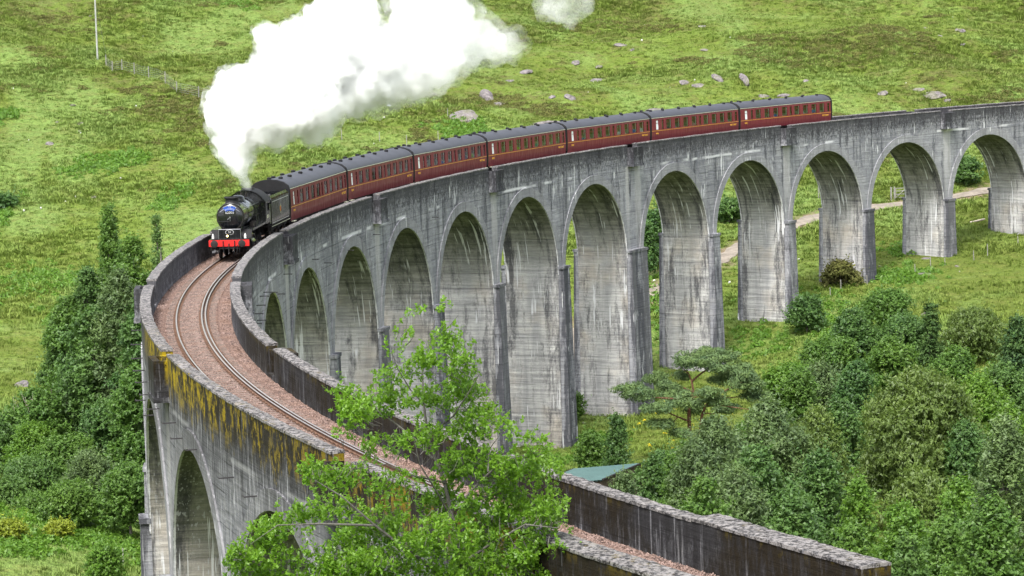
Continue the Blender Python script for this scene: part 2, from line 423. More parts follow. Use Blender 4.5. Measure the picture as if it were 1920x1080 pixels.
    if kind in ('wall', 'parapet', 'coping'):
        top = N.ramp(Z, -2.2, 1.0)
        pit = N.noise(cv((5., 5., 2.6), (5., 5., 5.)), 1., 5, .8)
        t2 = N.ramp(N.math('ADD', N.math('MULTIPLY', top, .34), N.math('MULTIPLY', pit, .95)), .60, .74)
        col = N.mix(N.math('MULTIPLY', t2, .82), col, (.020, .019, .021))
    # lime runs: short white dribbles from joints, long ones at arrises
    wm = N.ramp(N.math('ADD', N.noise(cv((.35, .35, .30), (.3, .35, .22)), 1., 3, .6), N.math('MULTIPLY', N.math('MULTIPLY', ty, N.ramp(N.math('ABSOLUTE', N.math('ADD', Z, 8.)), 1., 6., 1, 0)), .09)), .545, .60)
    wt = N.math('MULTIPLY', N.ramp(drip, .600, .625), wm)
    wt = N.math('MAXIMUM', wt, N.ramp(N.math('ADD', N.math('MULTIPLY', ed, .70), N.math('MULTIPLY', N.noise(sp, 1.6, 4, .7), .60)), .84, .92))
    band = N.math('MULTIPLY', N.ramp(N.math('ABSOLUTE', N.math('ADD', zw, 1.05)), .05, .16, 1, 0), N.ramp(N.noise(N.vmath('MULTIPLY', sp, (.22, .22, .2)), 1., 3, .6), .53, .60))
    wt = N.math('MAXIMUM', wt, band)
    s2 = N.math('SUBTRACT', S, N.math('MULTIPLY', N.math('GREATER_THAN', S, SP2*5), KING))
    dr = N.math('MULTIPLY', N.math('ABSOLUTE', N.math('SUBTRACT', N.math('FRACT', N.math('ADD', N.math('DIVIDE', s2, SP2), .5)), .5)), SP2)
    pale = N.math('MULTIPLY', N.math('MULTIPLY', N.ramp(N.math('ADD', dr, N.math('MULTIPLY', N.math('SUBTRACT', mid, .5), .8)), .55, .85, 1, 0), N.ramp(Z, -1.0, -.9, 1, 0)), N.math('SUBTRACT', 1, ty))
    col = N.mix(N.math('MULTIPLY', pale, N.ramp(Z, -10, -2, .1, .62)), col, (.42, .41, .40))
    wk = N.math('MULTIPLY', wt, N.ramp(Z, .0, .8, .88, .15))
    col = N.mix(wk, col, (.56, .56, .57))
    if kind in ('wall', 'parapet', 'coping', 'ring'):
        nearm = N.ramp(S, 12, 30, 1, 0)
        vb = N.noise(N.vmath('MULTIPLY', sp, (6.5, 6.5, .30)), 1., 3, .6)
        outer = N.math('MULTIPLY', N.ramp(O, 1.5, 2.2), N.ramp(O, 2.60, 2.70, 1, 0))
        dkn = N.math('MULTIPLY', nearm, N.ramp(Z, -4.5, -.5, .25, .88))
        col = N.mix(N.math('MULTIPLY', dkn, N.ramp(vb, .38, .50, 1, .85)), col, (.013, .012, .012))
        col = N.mix(N.math('MULTIPLY', N.math('MULTIPLY', N.ramp(vb, .60, .64), nearm), N.ramp(Z, -1.5, .4, .70, .34)), col, (.30, .30, .315))
        mz = N.math('ADD', Z, N.math('MULTIPLY', N.math('SUBTRACT', N.noise(N.vmath('MULTIPLY', sp, (1.0, 1.0, .5)), 1., 5, .75), .5), 3.6))
        mlim = N.ramp(mz, -.75, .15)
        ms = N.math('MULTIPLY', N.ramp(S, 8, 16, 1, 0), N.ramp(N.noise(N.vmath('MULTIPLY', sp, (.16, .16, .3)), 1., 3, .6), .34, .48))
        if kind == 'coping':
            mm = N.math('MULTIPLY', ms, N.math('MULTIPLY', N.ramp(N.noise(sp, 2.2, 4, .7), .54, .60), .7))
        else: mm = N.math('MULTIPLY', mlim, ms)
        yel = N.math('MULTIPLY', N.ramp(N.noise(N.vmath('MULTIPLY', sp, (1.15, 1.15, .75)), 1., 6, .78), N.ramp(S, -20, 4, .495, .450), N.ramp(S, -20, 4, .545, .525)), N.math('MAXIMUM', N.math('MULTIPLY', outer, N.ramp(S, -28, -6, .6, 1.)), N.math('MULTIPLY', N.ramp(Z, .75, 1.1), .22)))
        mc = N.mix(yel, N.mix(N.noise(sp, 1.4, 4, .7), (.005, .004, .003), (.019, .013, .004)), N.mix(N.noise(sp, 4., 3, .7), (.110, .080, .004), (.360, .262, .008)))
        mm = N.math('MULTIPLY', mm, N.math('MAXIMUM', yel, N.ramp(N.noise(N.vmath('MULTIPLY', sp, (3.5, 3.5, .8)), 1., 4, .75), .40, .52, .35, .95)))
        col = N.mix(mm, col, mc)
    if kind == 'coping':
        lich = N.noise(sp, 5.5, 5, .8)
        col = N.mix(N.math('MULTIPLY', N.ramp(lich, .44, .56), .92), col, N.mix(N.noise(sp, 1.3, 3), (.130, .122, .116), (.290, .272, .260)))
    h = N.math('ADD', N.math('MULTIPLY', board, .8), N.math('ADD', N.math('MULTIPLY', mid, .3), N.math('MULTIPLY', fine, .5)))
    return N.surf(N.bsdf(col, .92, .15, normal=N.bump(h, .7, .07)))

M = {}
M['ground'] = mat_ground()
M['wall'] = mat_concrete('wall'); M['parapet'] = mat_concrete('parapet'); M['coping'] = mat_concrete('coping'); M['ring'] = mat_concrete('ring')
M['rock'] = mat_rock()
M['ballast'] = mat_plain('ballast_bed', (.13, .085, .068), .95, .1, var=.5, scale=9, bump=.8)
def mat_stone():
    N = NT('ballast_stone'); oi = N.n('ShaderNodeObjectInfo').outputs['Random']; f = N.noise(N.pos(), .5, 3)
    nd = N.n('ShaderNodeTexWhiteNoise'); nd.noise_dimensions = '3D'; N.set(nd.inputs['Vector'], N.vmath('SNAP', N.pos(), (.09, .09, .09)))
    c = N.mix(nd.outputs['Value'], (.055, .038, .033), (.300, .212, .182))
    return N.surf(N.bsdf(N.mix(N.ramp(f, .4, .7, 0, .5), c, (.19, .115, .08)), .9, .2))
M['stone'] = mat_stone()
M['sleeper'] = mat_plain('sleeper_concrete', (.15, .115, .098), .9, .1, var=.3, scale=2.5, bump=.5)
M['rail'] = mat_plain('rail_steel_worn', (.36, .33, .31), .38, .5, .75, var=.1)
M['railside'] = mat_plain('rail_rust', (.13, .075, .050), .8, .2, var=.3, scale=5)
M['iron'] = mat_plain('old_iron', (.035, .032, .035), .7, .3)
M['path'] = mat_plain('gravel_track', (.190, .165, .135), .95, .1, var=.35, scale=.8, bump=.6)

# ------------------------------------------------------------------ ground
def ground_mesh():
    us = np.concatenate([np.arange(-260, 40, 20.), np.arange(40, 200, 4.), np.arange(200, 360, 2.), np.arange(360, 640, 1.15), np.arange(640, 900, 8.), np.geomspace(900, 3400, 26)])
    t = np.linspace(-1, 1, 281)
    V = []; W = []
    vv = np.sign(t)*(np.abs(t)*.62+np.abs(t)**5*8)
    f2 = np.array([math.cos(YAW), math.sin(YAW)]); r2 = np.array([math.sin(YAW), -math.cos(YAW)])
    U = us[:, None]; wd = 75+np.clip(us-200, 0, None)*.075+np.clip(us-640, 0, None)*.35
    X = CAM[0]+f2[0]*U+r2[0]*vv[None]*wd[:, None]*1.2; Y = CAM[1]+f2[1]*U+r2[1]*vv[None]*wd[:, None]*1.2
    Z = terr(X, Y)
    n, mcol = X.shape
    V = np.stack([X, Y, Z], -1).reshape(-1, 3)
    i = np.arange(n-1)[:, None]*mcol+np.arange(mcol-1)[None]
    F = np.stack([i, i+mcol, i+mcol+1, i+1], -1).reshape(-1, 4)
    F = F[:, ::-1]
    x, y = V[:, 0], V[:, 1]
    d = np.clip(1.15-np.abs(path_dist(x, y)-1.)/4.2, 0, 1)*.55
    for s_ in [a*SP2/2 for a in range(4, 17)]:     # trodden soil round the pier feet
        q = P(st(s_/SP2) if False else s_, 0, 0); d = np.maximum(d, .35*np.clip(1-np.hypot(x-q[0], y-q[1])/6.5, 0, 1))
    for (px, py, D, r) in ((1225, 500, 350, 7), (1245, 455, 362, 6), (1075, 700, 318, 6), (1660, 715, 0, 0)):
        if D: q = at(px, py, D); d = np.maximum(d, .55*np.clip(1.3-np.hypot(x-q[0], y-q[1])/r, 0, 1))
    me = np_mesh('ground', V, F, M['ground'], True, {'dirt': ('FLOAT', d)})
    o = link('ground', me); o['kind'] = 'structure'
    o['label'] = 'rough green glen floor and hillside of grass and heather'
    return o
ground_mesh()
def path_obj():
    pts = [PATHXY[0]]
    for a, b in zip(PATHXY[:-1], PATHXY[1:]):
        n = max(2, int(np.hypot(*(b-a))/1.0))
        for i in range(1, n+1): pts.append(a+(b-a)*i/n)
    pts = np.array(pts)
    for _ in range(30): pts[1:-1] = (pts[:-2]+pts[1:-1]*2+pts[2:])/4
    T = np.gradient(pts, axis=0); T /= np.linalg.norm(T, axis=1)[:, None]; Nn = np.stack([-T[:, 1], T[:, 0]], 1)
    offs = np.array([-1.3, -.7, 0, .7, 1.3]); G = []
    for i in range(len(pts)):
        j = 1+.22*math.sin(i*.7)+.12*math.sin(i*1.9)
        q = pts[i][None]+Nn[i][None]*offs[:, None]*j
        z = terr(q[:, 0], q[:, 1])+np.array([.02, .10, .13, .10, .02])+.06
        G.append([(q[k, 0], q[k, 1], z[k]) for k in range(5)])
    b = MB(); b.quadgrid(G, flip=True); o = b.build('path', M['path'], None, True); o['kind'] = 'structure'
path_obj()

# ------------------------------------------------------------------ viaduct
via = empty('railway_viaduct', P(0, 0, -20))
tag(via, 'long curved mass-concrete railway viaduct of tall round arches crossing the glen', 'viaduct')
via.location = (0, 0, 0)
R_ARCH = 7.62; ZSP = ZCR-R_ARCH; ZDK = -.42
WIO, WOO = -(WI+TH), WO+TH             # outer surfaces of the two faces
def hexa_s(b, s0, s1, o0, o1, z0, z1, ty=0, skip=(), o0b=None, o1b=None, s0b=None, s1b=None):
    """box in viaduct coordinates; 'b' values give the bottom"""
    o0b = o0 if o0b is None else o0b; o1b = o1 if o1b is None else o1b; s0b = s0 if s0b is None else s0b; s1b = s1 if s1b is None else s1b
    c = []
    for z, A0, A1, B0, B1 in ((z0, s0b, s1b, o0b, o1b), (z1, s0, s1, o0, o1)):
        for o_ in (B0, B1):
            for s_ in (A0, A1): c.append((s_, o_, z))
    b.hexa([P(*q) for q in c], c, ty, skip)
K0, K1 = -1.5, 8.5
kk = np.arange(K0, K1+.01, .5)
def pier_half(k): return .825+(KING/2 if k == 5 else 0)
ZSTEP = ZSP+.65
def intr_col(b, sA, sB):  pass
for k in kk:
    s = st(k); h = pier_half(k); x, y, _ = P(s, 0, 0)
    zg = min(gz(*P(s, o_, 0)[:2]) for o_ in (-3, 0, 3))-1.2
    zg = min(zg-GR*s, ZSP-1.0)
    b = MB()
    # upper block, flush with the spandrels: faces split so that the pier sides carry the soffit finish
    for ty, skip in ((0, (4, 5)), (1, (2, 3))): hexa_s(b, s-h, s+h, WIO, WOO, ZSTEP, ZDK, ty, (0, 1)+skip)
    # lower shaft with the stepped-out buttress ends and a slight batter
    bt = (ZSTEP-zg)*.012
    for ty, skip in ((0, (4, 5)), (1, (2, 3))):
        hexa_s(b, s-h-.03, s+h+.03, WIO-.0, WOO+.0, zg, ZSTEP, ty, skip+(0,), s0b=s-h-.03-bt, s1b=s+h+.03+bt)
    for sgn, o_ in ((-1, WIO), (1, WOO)):
        a, c = (o_-.50, o_+.02) if sgn < 0 else (o_-.02, o_+.50)
        e = bt*1.6
        hexa_s(b, s-h+.07, s+h-.07, a, c, zg, ZSTEP-.15, 0, (0,), o0b=a-(e if sgn < 0 else 0), o1b=c+(e if sgn > 0 else 0), s0b=s-h+.07-bt, s1b=s+h-.07+bt)
        a2, c2 = (o_-.56, o_+.02) if sgn < 0 else (o_-.02, o_+.56)
        hexa_s(b, s-h-.06, s+h+.06, a2, c2, ZSTEP-.15, ZSTEP+.10, 0)
    o = b.build('pier', M['wall'], via, sp=True)
    if k == 5: o['label'] = 'double-width pier'
NA = 28
for k in kk[:-1]:
    k2 = k+.5; sa = st(k)+pier_half(k); sb = st(k2)-pier_half(k2); sc = (sa+sb)/2; r = (sb-sa)/2
    b = MB(); an = [math.pi*j/NA for j in range(NA+1)]
    S_ = [sc-r*math.cos(a) for a in an]; Z_ = [ZSP+R_ARCH*math.sin(a) for a in an]
    S_[0] = sa; S_[-1] = sb
    for off, fl in ((WIO, False), (WOO, True)):
        lv = [0, .08, .2, .45, .7, 1.]
        G = [[P(S_[j], off, Z_[j]+(ZDK-Z_[j])*t) for t in lv] for j in range(NA+1)]
        SPp = [[(S_[j], off, Z_[j]+(ZDK-Z_[j])*t) for t in lv] for j in range(NA+1)]
        b.quadgrid(G, SPp, flip=fl)
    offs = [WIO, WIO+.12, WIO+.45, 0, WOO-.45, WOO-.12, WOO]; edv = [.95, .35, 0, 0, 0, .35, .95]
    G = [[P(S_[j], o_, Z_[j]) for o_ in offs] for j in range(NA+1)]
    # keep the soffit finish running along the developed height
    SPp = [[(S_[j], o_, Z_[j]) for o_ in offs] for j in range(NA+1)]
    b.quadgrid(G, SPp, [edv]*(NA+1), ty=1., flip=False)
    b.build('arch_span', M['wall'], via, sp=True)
    # raised ring round each arch on both faces
    for off, sg in ((WIO, -1), (WOO, 1)):
        b = MB(); rw = .82; pr = .085
        so = [sc-(r+rw)*math.cos(a) for a in an]; zo = [ZSP+(R_ARCH+rw)*math.sin(a) for a in an]
        lim = (st(k)+.005, st(k2)-.005)
        so = [min(max(q, lim[0]), lim[1]) for q in so]
        prof = [(S_, Z_, off+.0), (S_, Z_, off+sg*pr), (so, zo, off+sg*pr), (so, zo, off)]
        G = [[P(pp[0][j], pp[2], pp[1][j]) for pp in prof] for j in range(NA+1)]
        SPp = [[(pp[0][j], pp[2], pp[1][j]) for pp in prof] for j in range(NA+1)]
        ed = [[1., .75, -.5, -.5]]*(NA+1)
        b.quadgrid(G, SPp, ed, ty=0., flip=(sg < 0))
        b.build('arch_ring', M['ring'], via, sp=True)
# abutments at the two ends (solid wing blocks)
for sA, sB, nm in ((-60.7, st(-1.5)-.826, 'abutment'), (st(8.5)+.826, 320, 'abutment')):
    b = MB(); n = max(2, int((sB-sA)/3)); ss = np.linspace(sA, sB, n+1)
    for i in range(n): hexa_s(b, ss[i], ss[i+1], WIO, WOO, -14, ZDK, 0, (4, 5) if 0 < i < n-1 else ())
    b.build(nm, M['wall'], via, sp=True)
# deck slab carrying the ballast
b = MB(); ss = np.arange(-62, 321, 2.)
G = [[P(s, o_, -.40) for o_ in (-WI-.1, WO+.1)] for s in ss]
b.quadgrid(G, [[(s, o_, -.4) for o_ in (-WI, WO)] for s in ss], flip=True)
b.build('deck', M['wall'], via, sp=True)
# parapets between the refuges, copings, refuges
rn = np.random.default_rng(3)
REFH = 1.15
segs = [(-61.9, -51.2), (-51.2, st(-1)-REFH-(1.0))]
refk = [-1, 0, 1, 2, 3, 4, 5, 6, 7, 8]
lastk = None
def refs(side): return [st(k)+(-1.5 if (k == -1 and side < 0) else 0) for k in refk]
for side in (-1, 1):
    inn = -WI if side < 0 else WO; out = WIO if side < 0 else WOO
    rs = refs(side)
    ends = [-51.2]+[v for q in rs for v in (q-REFH, q+REFH)]+[318]
    pieces = [(-60.6 if side < 0 else -75., -51.2, .42)]+[(ends[i], ends[i+1], 0.) for i in range(0, len(ends), 2)]
    for n_, (a, c, wide) in enumerate(pieces):
        n = max(2, int((c-a)/.8)); ss = np.linspace(a, c, n+1)
        dz = (.05, 0, .04, -.02, .05, .0, .03, 0, .04, 0, 0, 0)[n_ % 12]
        o2 = out+side*wide
        b = MB()
        cols = [[(s, inn, ZDK), (s, inn, .2), (s, inn, ZC-.10+dz)] for s in ss]
        b.quadgrid([[P(*q) for q in c_] for c_ in cols], cols, flip=side < 0)
        cols = [[(s, o2, ZC-.10+dz), (s, o2, .2), (s, o2, ZDK)] for s in ss]
        b.quadgrid([[P(*q) for q in c_] for c_ in cols], cols, flip=side < 0)
        for s in (ss[0], ss[-1]):
            c_ = [(s, inn, ZDK), (s, o2, ZDK), (s, o2, ZC-.1+dz), (s, inn, ZC-.1+dz)]; b.poly([P(*q) for q in c_], c_)
        if wide:
            cols = [[(s, o2, ZDK), (s, o2, -6), (s, o2, -14)] for s in ss]; b.quadgrid([[P(*q) for q in c_] for c_ in cols], cols, flip=side < 0)
            c_ = [(ss[-1], o2, -14), (ss[-1], out, -14), (ss[-1], out, ZDK), (ss[-1], o2, ZDK)]; b.poly([P(*q) for q in c_], c_)
            c_ = [(ss[0], inn, -14), (ss[0], inn, ZDK), (ss[0], o2, ZDK), (ss[0], o2, -14)]; b.poly([P(*q) for q in c_], c_)
        b.build('parapet', M['parapet'], via, sp=True)
        # coping: uneven lip
        b = MB(); n = max(2, int((c-a)/.22)); ss = np.linspace(a, c, n+1)
        a0, a1 = sorted((inn-side*.03, o2+side*.035)); wv = np.linspace(a0, a1, 5)
        j1 = rn.normal(0, .012, (n+1, 2)); jz = rn.normal(0, .010, (n+1, 5))+.012*np.sin(ss*1.3)[:, None]
        G = []; SPs = []
        for i, s in enumerate(ss):
            row = [(s, a0+j1[i, 0], ZC-.11+dz)]+[(s, wv[q]+(j1[i, 0] if q == 0 else j1[i, 1] if q == 4 else 0), ZC+dz+jz[i, q]-(.02 if q in (0, 4) else 0)) for q in range(5)]+[(s, a1+j1[i, 1], ZC-.11+dz)]
            SPs.append(row); G.append([P(*q) for q in row])
        b.quadgrid(G, SPs, flip=False)
        b.poly([P(*q) for q in SPs[0]], SPs[0]); b.poly([P(*q) for q in SPs[-1]][::-1], SPs[-1][::-1])
        b.build('coping', M['coping'], via, True, sp=True)
    for q in rs:
        b = MB(); o0 = out; o1 = out+side*.62; t = .30
        def bx(s0, s1, oa, ob, z0, z1): hexa_s(b, s0, s1, min(oa, ob), max(oa, ob), z0, z1)
        zt = ZC-.26
        bx(q-REFH, q+REFH, o1-side*t, o1, -.72, zt)                      # back wall
        bx(q-REFH, q-REFH+t, inn+side*.1, o1-side*t, -.72, zt-.02); bx(q+REFH-t, q+REFH, inn+side*.1, o1-side*t, -.72, zt-.02)
        bx(q-REFH+t, q+REFH-t, inn, o1-side*t, -.72, -.12)                     # floor
        bx(q-REFH-.08, q+REFH+.08, o0-side*.01, o1+side*.06, -.92, -.70)       # corbel slab
        b.build('refuge', M['parapet'], via, sp=True)
# short iron brackets sticking out of the faces
BR = MB(); BR.box((0, .28, 0), (.05, .60, .05)); BR.box((.18, .55, 0), (.4, .04, .04)); brm = BR.mesh('iron_bracket', M['iron'])
def bracket(s, side, z):
    o = link('iron_bracket', brm, via); o.location = P(s, WOO if side > 0 else WIO, z)
    o.rotation_euler = (0, 0, heading(s)+(0 if side > 0 else math.pi))
for s, z in ((26, -.6), (22, -.9), (18.5, -1.2), (15, -1.4), (12, -1.6), (8, -1.7), (3.6, -1.8), (-3.5, -1.5), (-6.2, -1.8), (-10.4, -1.7), (-18, -1.75), (-22.5, -1.8), (-26.5, -2.3), (13, -2.6), (6, -2.4)): bracket(s, 1, z)
for s, z in ((62, -2.4), (58, -1.9), (55, -1.6), (52.5, -1.6), (50, -1.9), (48, -2.2), (46.3, -2.6), (50, -2.8), (78, -1.6), (83, -2.3), (100, -1.7), (118, -1.8), (66, -1.5), (91, -2.1)): bracket(s, -1, z)

# ------------------------------------------------------------------ railway track
trk = empty('railway_track', (0, 0, 0)); tag(trk, 'single line railway track with check rail curving along the viaduct deck', 'railway track')
def rail(off, sA, sB, h=.15, top=0.):
    prof = [(-.065, -h), (-.065, -h+.02), (-.012, -h+.035), (-.012, -.045), (-.036, -.035), (-.036, -.006), (-.028, 0), (.028, 0), (.036, -.006), (.036, -.035), (.012, -.045), (.012, -h+.035), (.065, -h+.02), (.065, -h)]
    b = MB(); ss = np.arange(sA, sB, 1.0)
    G = [[P(s, off+o_, z+top) for o_, z in prof] for s in ss]; b.quadgrid(G, flip=False)
    me = b.mesh('rail', M['railside']); me.materials.append(M['rail'])
    np_ = len(prof)-1
    idx = np.array([1 if (i % np_) in (5, 6, 7) else 0 for i in range(len(me.polygons))], np.int32); me.polygons.foreach_set('material_index', idx)
    return link('rail', me, trk)
rail(.7525, -90, 240); rail(-.7525, -90, 240)
cr = rail(-.56, -90, 240, top=.012); cr.name = 'check_rail'; cr.data.name = 'check_rail'
slp = MB()
G = [[(-.13, -1.28, -.2), (-.10, -1.28, -.005), (.10, -1.28, -.005), (.13, -1.28, -.2)], [(-.13, -.4, -.2), (-.10, -.4, -.02), (.10, -.4, -.02), (.13, -.4, -.2)], [(-.13, .4, -.2), (-.10, .4, -.02), (.10, .4, -.02), (.13, .4, -.2)], [(-.13, 1.28, -.2), (-.10, 1.28, -.005), (.10, 1.28, -.005), (.13, 1.28, -.2)]]
slp.quadgrid(G, flip=False); slp.poly(G[0]); slp.poly(G[-1][::-1])
slm = slp.mesh('sleeper', M['sleeper'])
ch = MB(); ns = 0
for i in range(268):
    s = -78+i*.66
    o = link('sleeper', slm, trk); o.location = P(s, 0, -.152); o.rotation_euler = (0, 0, heading(s)+random.uniform(-.01, .01))
for i in range(268):
    s = -78+i*.66; hd = heading(s)
    for o_ in (.7525, -.66):
        for d in ((-.11, .11) if o_ > 0 else (-.22, .19)):
            ch.box(P(s, o_+d, -.125), (.16, .11, .06), hd)
o = ch.build('rail_chair', M['railside'], trk); o['kind'] = 'stuff'
# ballast: bed sheet plus loose stones
b = MB(); ss = np.arange(-90, 320, 1.)
def bz(s, off):
    return -.205+.02*np.sin(s*3.1+off*5)+(-.06 if abs(off) > 1.35 else 0)-.03*(abs(off) > 1.9)
G = [[P(s, o_, bz(s, o_)) for o_ in (-WI+.0, -1.7, -1.3, -.9, 0, .9, 1.3, 1.7, WO-.0)] for s in ss]
b.quadgrid(G, flip=True); o = b.build('ballast_bed', M['ballast'], None, True); o['kind'] = 'structure'

def ico():
    import bmesh
    bm = bmesh.new(); bmesh.ops.create_icosphere(bm, subdivisions=1, radius=1.0)
    V = np.array([v.co[:] for v in bm.verts]); F = np.array([[v.index for v in f.verts] for f in bm.faces]); bm.free(); return V, F
ICOV, ICOF = ico()
def scatter(name, srcs, pts, scl, rot, label=None, cat=None, tilt=None):
    """one countless mass built with geometry nodes: srcs = list of mesh datablocks"""
    pts = np.asarray(pts, np.float32); n = len(pts)
    me = bpy.data.meshes.new(name); me.vertices.add(n); me.vertices.foreach_set('co', pts.ravel())
    a = me.attributes.new('scl', 'FLOAT_VECTOR', 'POINT'); a.data.foreach_set('vector', np.asarray(scl, np.float32).ravel())
    a = me.attributes.new('rot', 'FLOAT_VECTOR', 'POINT'); a.data.foreach_set('vector', np.asarray(rot, np.float32).ravel())
    a = me.attributes.new('pick', 'INT', 'POINT'); a.data.foreach_set('value', RNG.integers(0, len(srcs), n).astype(np.int32))
    o = link(name, me); tag(o, label, cat, kind='stuff')
    g = bpy.data.node_groups.new(name, 'GeometryNodeTree')
    g.interface.new_socket('Geometry', in_out='INPUT', socket_type='NodeSocketGeometry'); g.interface.new_socket('Geometry', in_out='OUTPUT', socket_type='NodeSocketGeometry')
    gi = g.nodes.new('NodeGroupInput'); go = g.nodes.new('NodeGroupOutput')
    jn = g.nodes.new('GeometryNodeGeometryToInstance')
    for i, sm in enumerate(srcs):
        so = bpy.data.objects.new(name+'_piece', sm)
        inf = g.nodes.new('GeometryNodeObjectInfo'); inf.inputs['Object'].default_value = so; inf.transform_space = 'ORIGINAL'; inf.inputs['As Instance'].default_value = True
        g.links.new(inf.outputs['Geometry'], jn.inputs[0])
    m2p = g.nodes.new('GeometryNodeMeshToPoints'); g.links.new(gi.outputs[0], m2p.inputs[0])
    iop = g.nodes.new('GeometryNodeInstanceOnPoints'); g.links.new(m2p.outputs[0], iop.inputs['Points'])
    def na(nm, typ):
        q = g.nodes.new('GeometryNodeInputNamedAttribute'); q.data_type = typ; q.inputs['Name'].default_value = nm
        return [x for x in q.outputs if x.enabled][0]
    # picking: join all sources as instances
    jg = g.nodes.new('GeometryNodeJoinGeometry')
    for nd in list(g.nodes):
        if nd.bl_idname == 'GeometryNodeObjectInfo':
            g.links.new(nd.outputs['Geometry'], jg.inputs[0])
    g.nodes.remove(jn)
    g.links.new(jg.outputs[0], iop.inputs['Instance']); iop.inputs['Pick Instance'].default_value = True
    g.links.new(na('pick', 'INT'), iop.inputs['Instance Index'])
    g.links.new(na('rot', 'FLOAT_VECTOR'), iop.inputs['Rotation']); g.links.new(na('scl', 'FLOAT_VECTOR'), iop.inputs['Scale'])
    g.links.new(iop.outputs[0], go.inputs[0])
    md = o.modifiers.new('scatter', 'NODES'); md.node_group = g
    return o
sv = [np_mesh('ballast_stone', ICOV*np.array([1, .75, .6])*(1+.25*RNG.normal(size=(len(ICOV), 1))), ICOF, M['stone']) for _ in range(3)]
n = 110000
s_ = RNG.uniform(-80, 66, n); o_ = RNG.uniform(-WI+.03, WO-.03, n)
ph = ((s_+78) % .66); onsl = (np.minimum(ph, .66-ph) < .12) & (np.abs(o_) < 1.2)
nr = np.minimum(np.abs(np.abs(o_)-.7525), np.abs(o_+.56)) < .09
keep = ~nr & ~(onsl & (RNG.random(n) < .94))
s_, o_ = s_[keep], o_[keep]; n = len(s_)
zz = -.212+.02*np.sin(s_*3.1+o_*5)-.06*(np.abs(o_) > 1.35)-.03*(np.abs(o_) > 1.9)+RNG.uniform(0, .03, n)
pp = np.stack([np.interp(s_, SS, _x)-o_*np.sin(np.interp(s_, SS, _ph)), np.interp(s_, SS, _y)+o_*np.cos(np.interp(s_, SS, _ph)), zz+GR*s_+.39e-6*s_*s_], -1)
sc = RNG.uniform(.025, .052, n)
scatter('ballast_stones', sv, pp, np.stack([sc]*3, -1), RNG.uniform(0, 6.28, (n, 3)), 'pinkish granite ballast stones spread round the sleepers', 'ballast')
# ------------------------------------------------------------------ steam locomotive, tender and coaches
def mat_gloss(name, c, rough=.3, coat=.3, var=.2, dirt=(.03, .027, .025), metal=0.):
    N = NT(name); o = N.obj(); f = N.noise(o, 1.7, 5, .65); g = N.noise(N.vmath('MULTIPLY', o, (3, 3, .6)), 1.4, 4, .7)
    col = N.mix(N.ramp(f, .3, .7), tuple(x*(1-var) for x in c), tuple(x*(1+var) for x in c))
    col = N.mix(N.math('MULTIPLY', N.ramp(g, .50, .75), .45), col, dirt)
    z = N.sep(o)[2]
    col = N.mix(N.math('MULTIPLY', N.ramp(z, 1.9, .9), .45), col, dirt)
    return N.surf(N.bsdf(col, N.ramp(g, .3, .7, rough*.7, rough*1.6), .5, metal, coat=coat))
M['black'] = mat_gloss('loco_black_paint', (.004, .0045, .006), .20, .35, dirt=(.009, .009, .010))
M['sooty'] = mat_plain('sooty_black', (.009, .009, .010), .75, .3, var=.4, scale=4)
M['red'] = mat_plain('buffer_beam_red', (.50, .012, .010), .45, .4, var=.1)
M['white'] = mat_plain('white_paint', (.42, .42, .41), .5, .4, var=.05)
M['cream'] = mat_plain('cream_paint', (.62, .62, .45), .5, .4, var=.05)
M['steel'] = mat_plain('bright_steel', (.40, .40, .42), .28, .5, .9, var=.1)
M['blue'] = mat_plain('headboard_blue', (.010, .055, .30), .4, .4, var=.1)
M['gold'] = mat_plain('gold_lettering', (.75, .42, .04), .45, .5, var=.05)
M['coal'] = mat_plain('coal', (.015, .015, .017), .45, .6, var=.6, scale=9, bump=1.)
M['maroon'] = mat_gloss('coach_maroon', (.135, .0040, .0125), .50, .10, .10, (.070, .006, .012))
M['roof'] = mat_plain('coach_roof_grey', (.042, .044, .054), .6, .35, var=.12, scale=.9)
M['rubber'] = mat_plain('gangway_black', (.012, .012, .013), .85, .2)
M['under'] = mat_plain('underframe_grime', (.022, .019, .018), .85, .2, var=.4)
M['seat'] = mat_plain('seat_moquette', (.07, .10, .085), .9, .1, var=.3, scale=12)
M['curtain'] = mat_plain('pale_curtain', (.62, .60, .55), .8, .1)
M['inner'] = mat_plain('coach_interior', (.22, .17, .12), .8, .1)
M['frosted'] = mat_plain('frosted_pane', (.70, .76, .76), .35, .5, var=.04)
def mat_glass():
    N = NT('window_glass'); t = N.n('ShaderNodeBsdfTransparent'); t.inputs[0].default_value = (.80, .86, .84, 1)
    g = N.n('ShaderNodeBsdfGlossy'); g.inputs['Roughness'].default_value = .04
    f = N.n('ShaderNodeFresnel'); f.inputs[0].default_value = 1.5
    mx = N.n('ShaderNodeMixShader'); N.t.links.new(N.math('ADD', f.outputs[0], .03), mx.inputs[0]); N.t.links.new(t.outputs[0], mx.inputs[1]); N.t.links.new(g.outputs[0], mx.inputs[2])
    return N.surf(mx.outputs[0])
M['glass'] = mat_glass()
def mat_lamp():
    N = NT('lit_lamp'); return N.surf(N.bsdf((.9, .8, .5), .4, emis=(1, .72, .25, 1), estr=2.5))
M['lamp'] = mat_lamp()

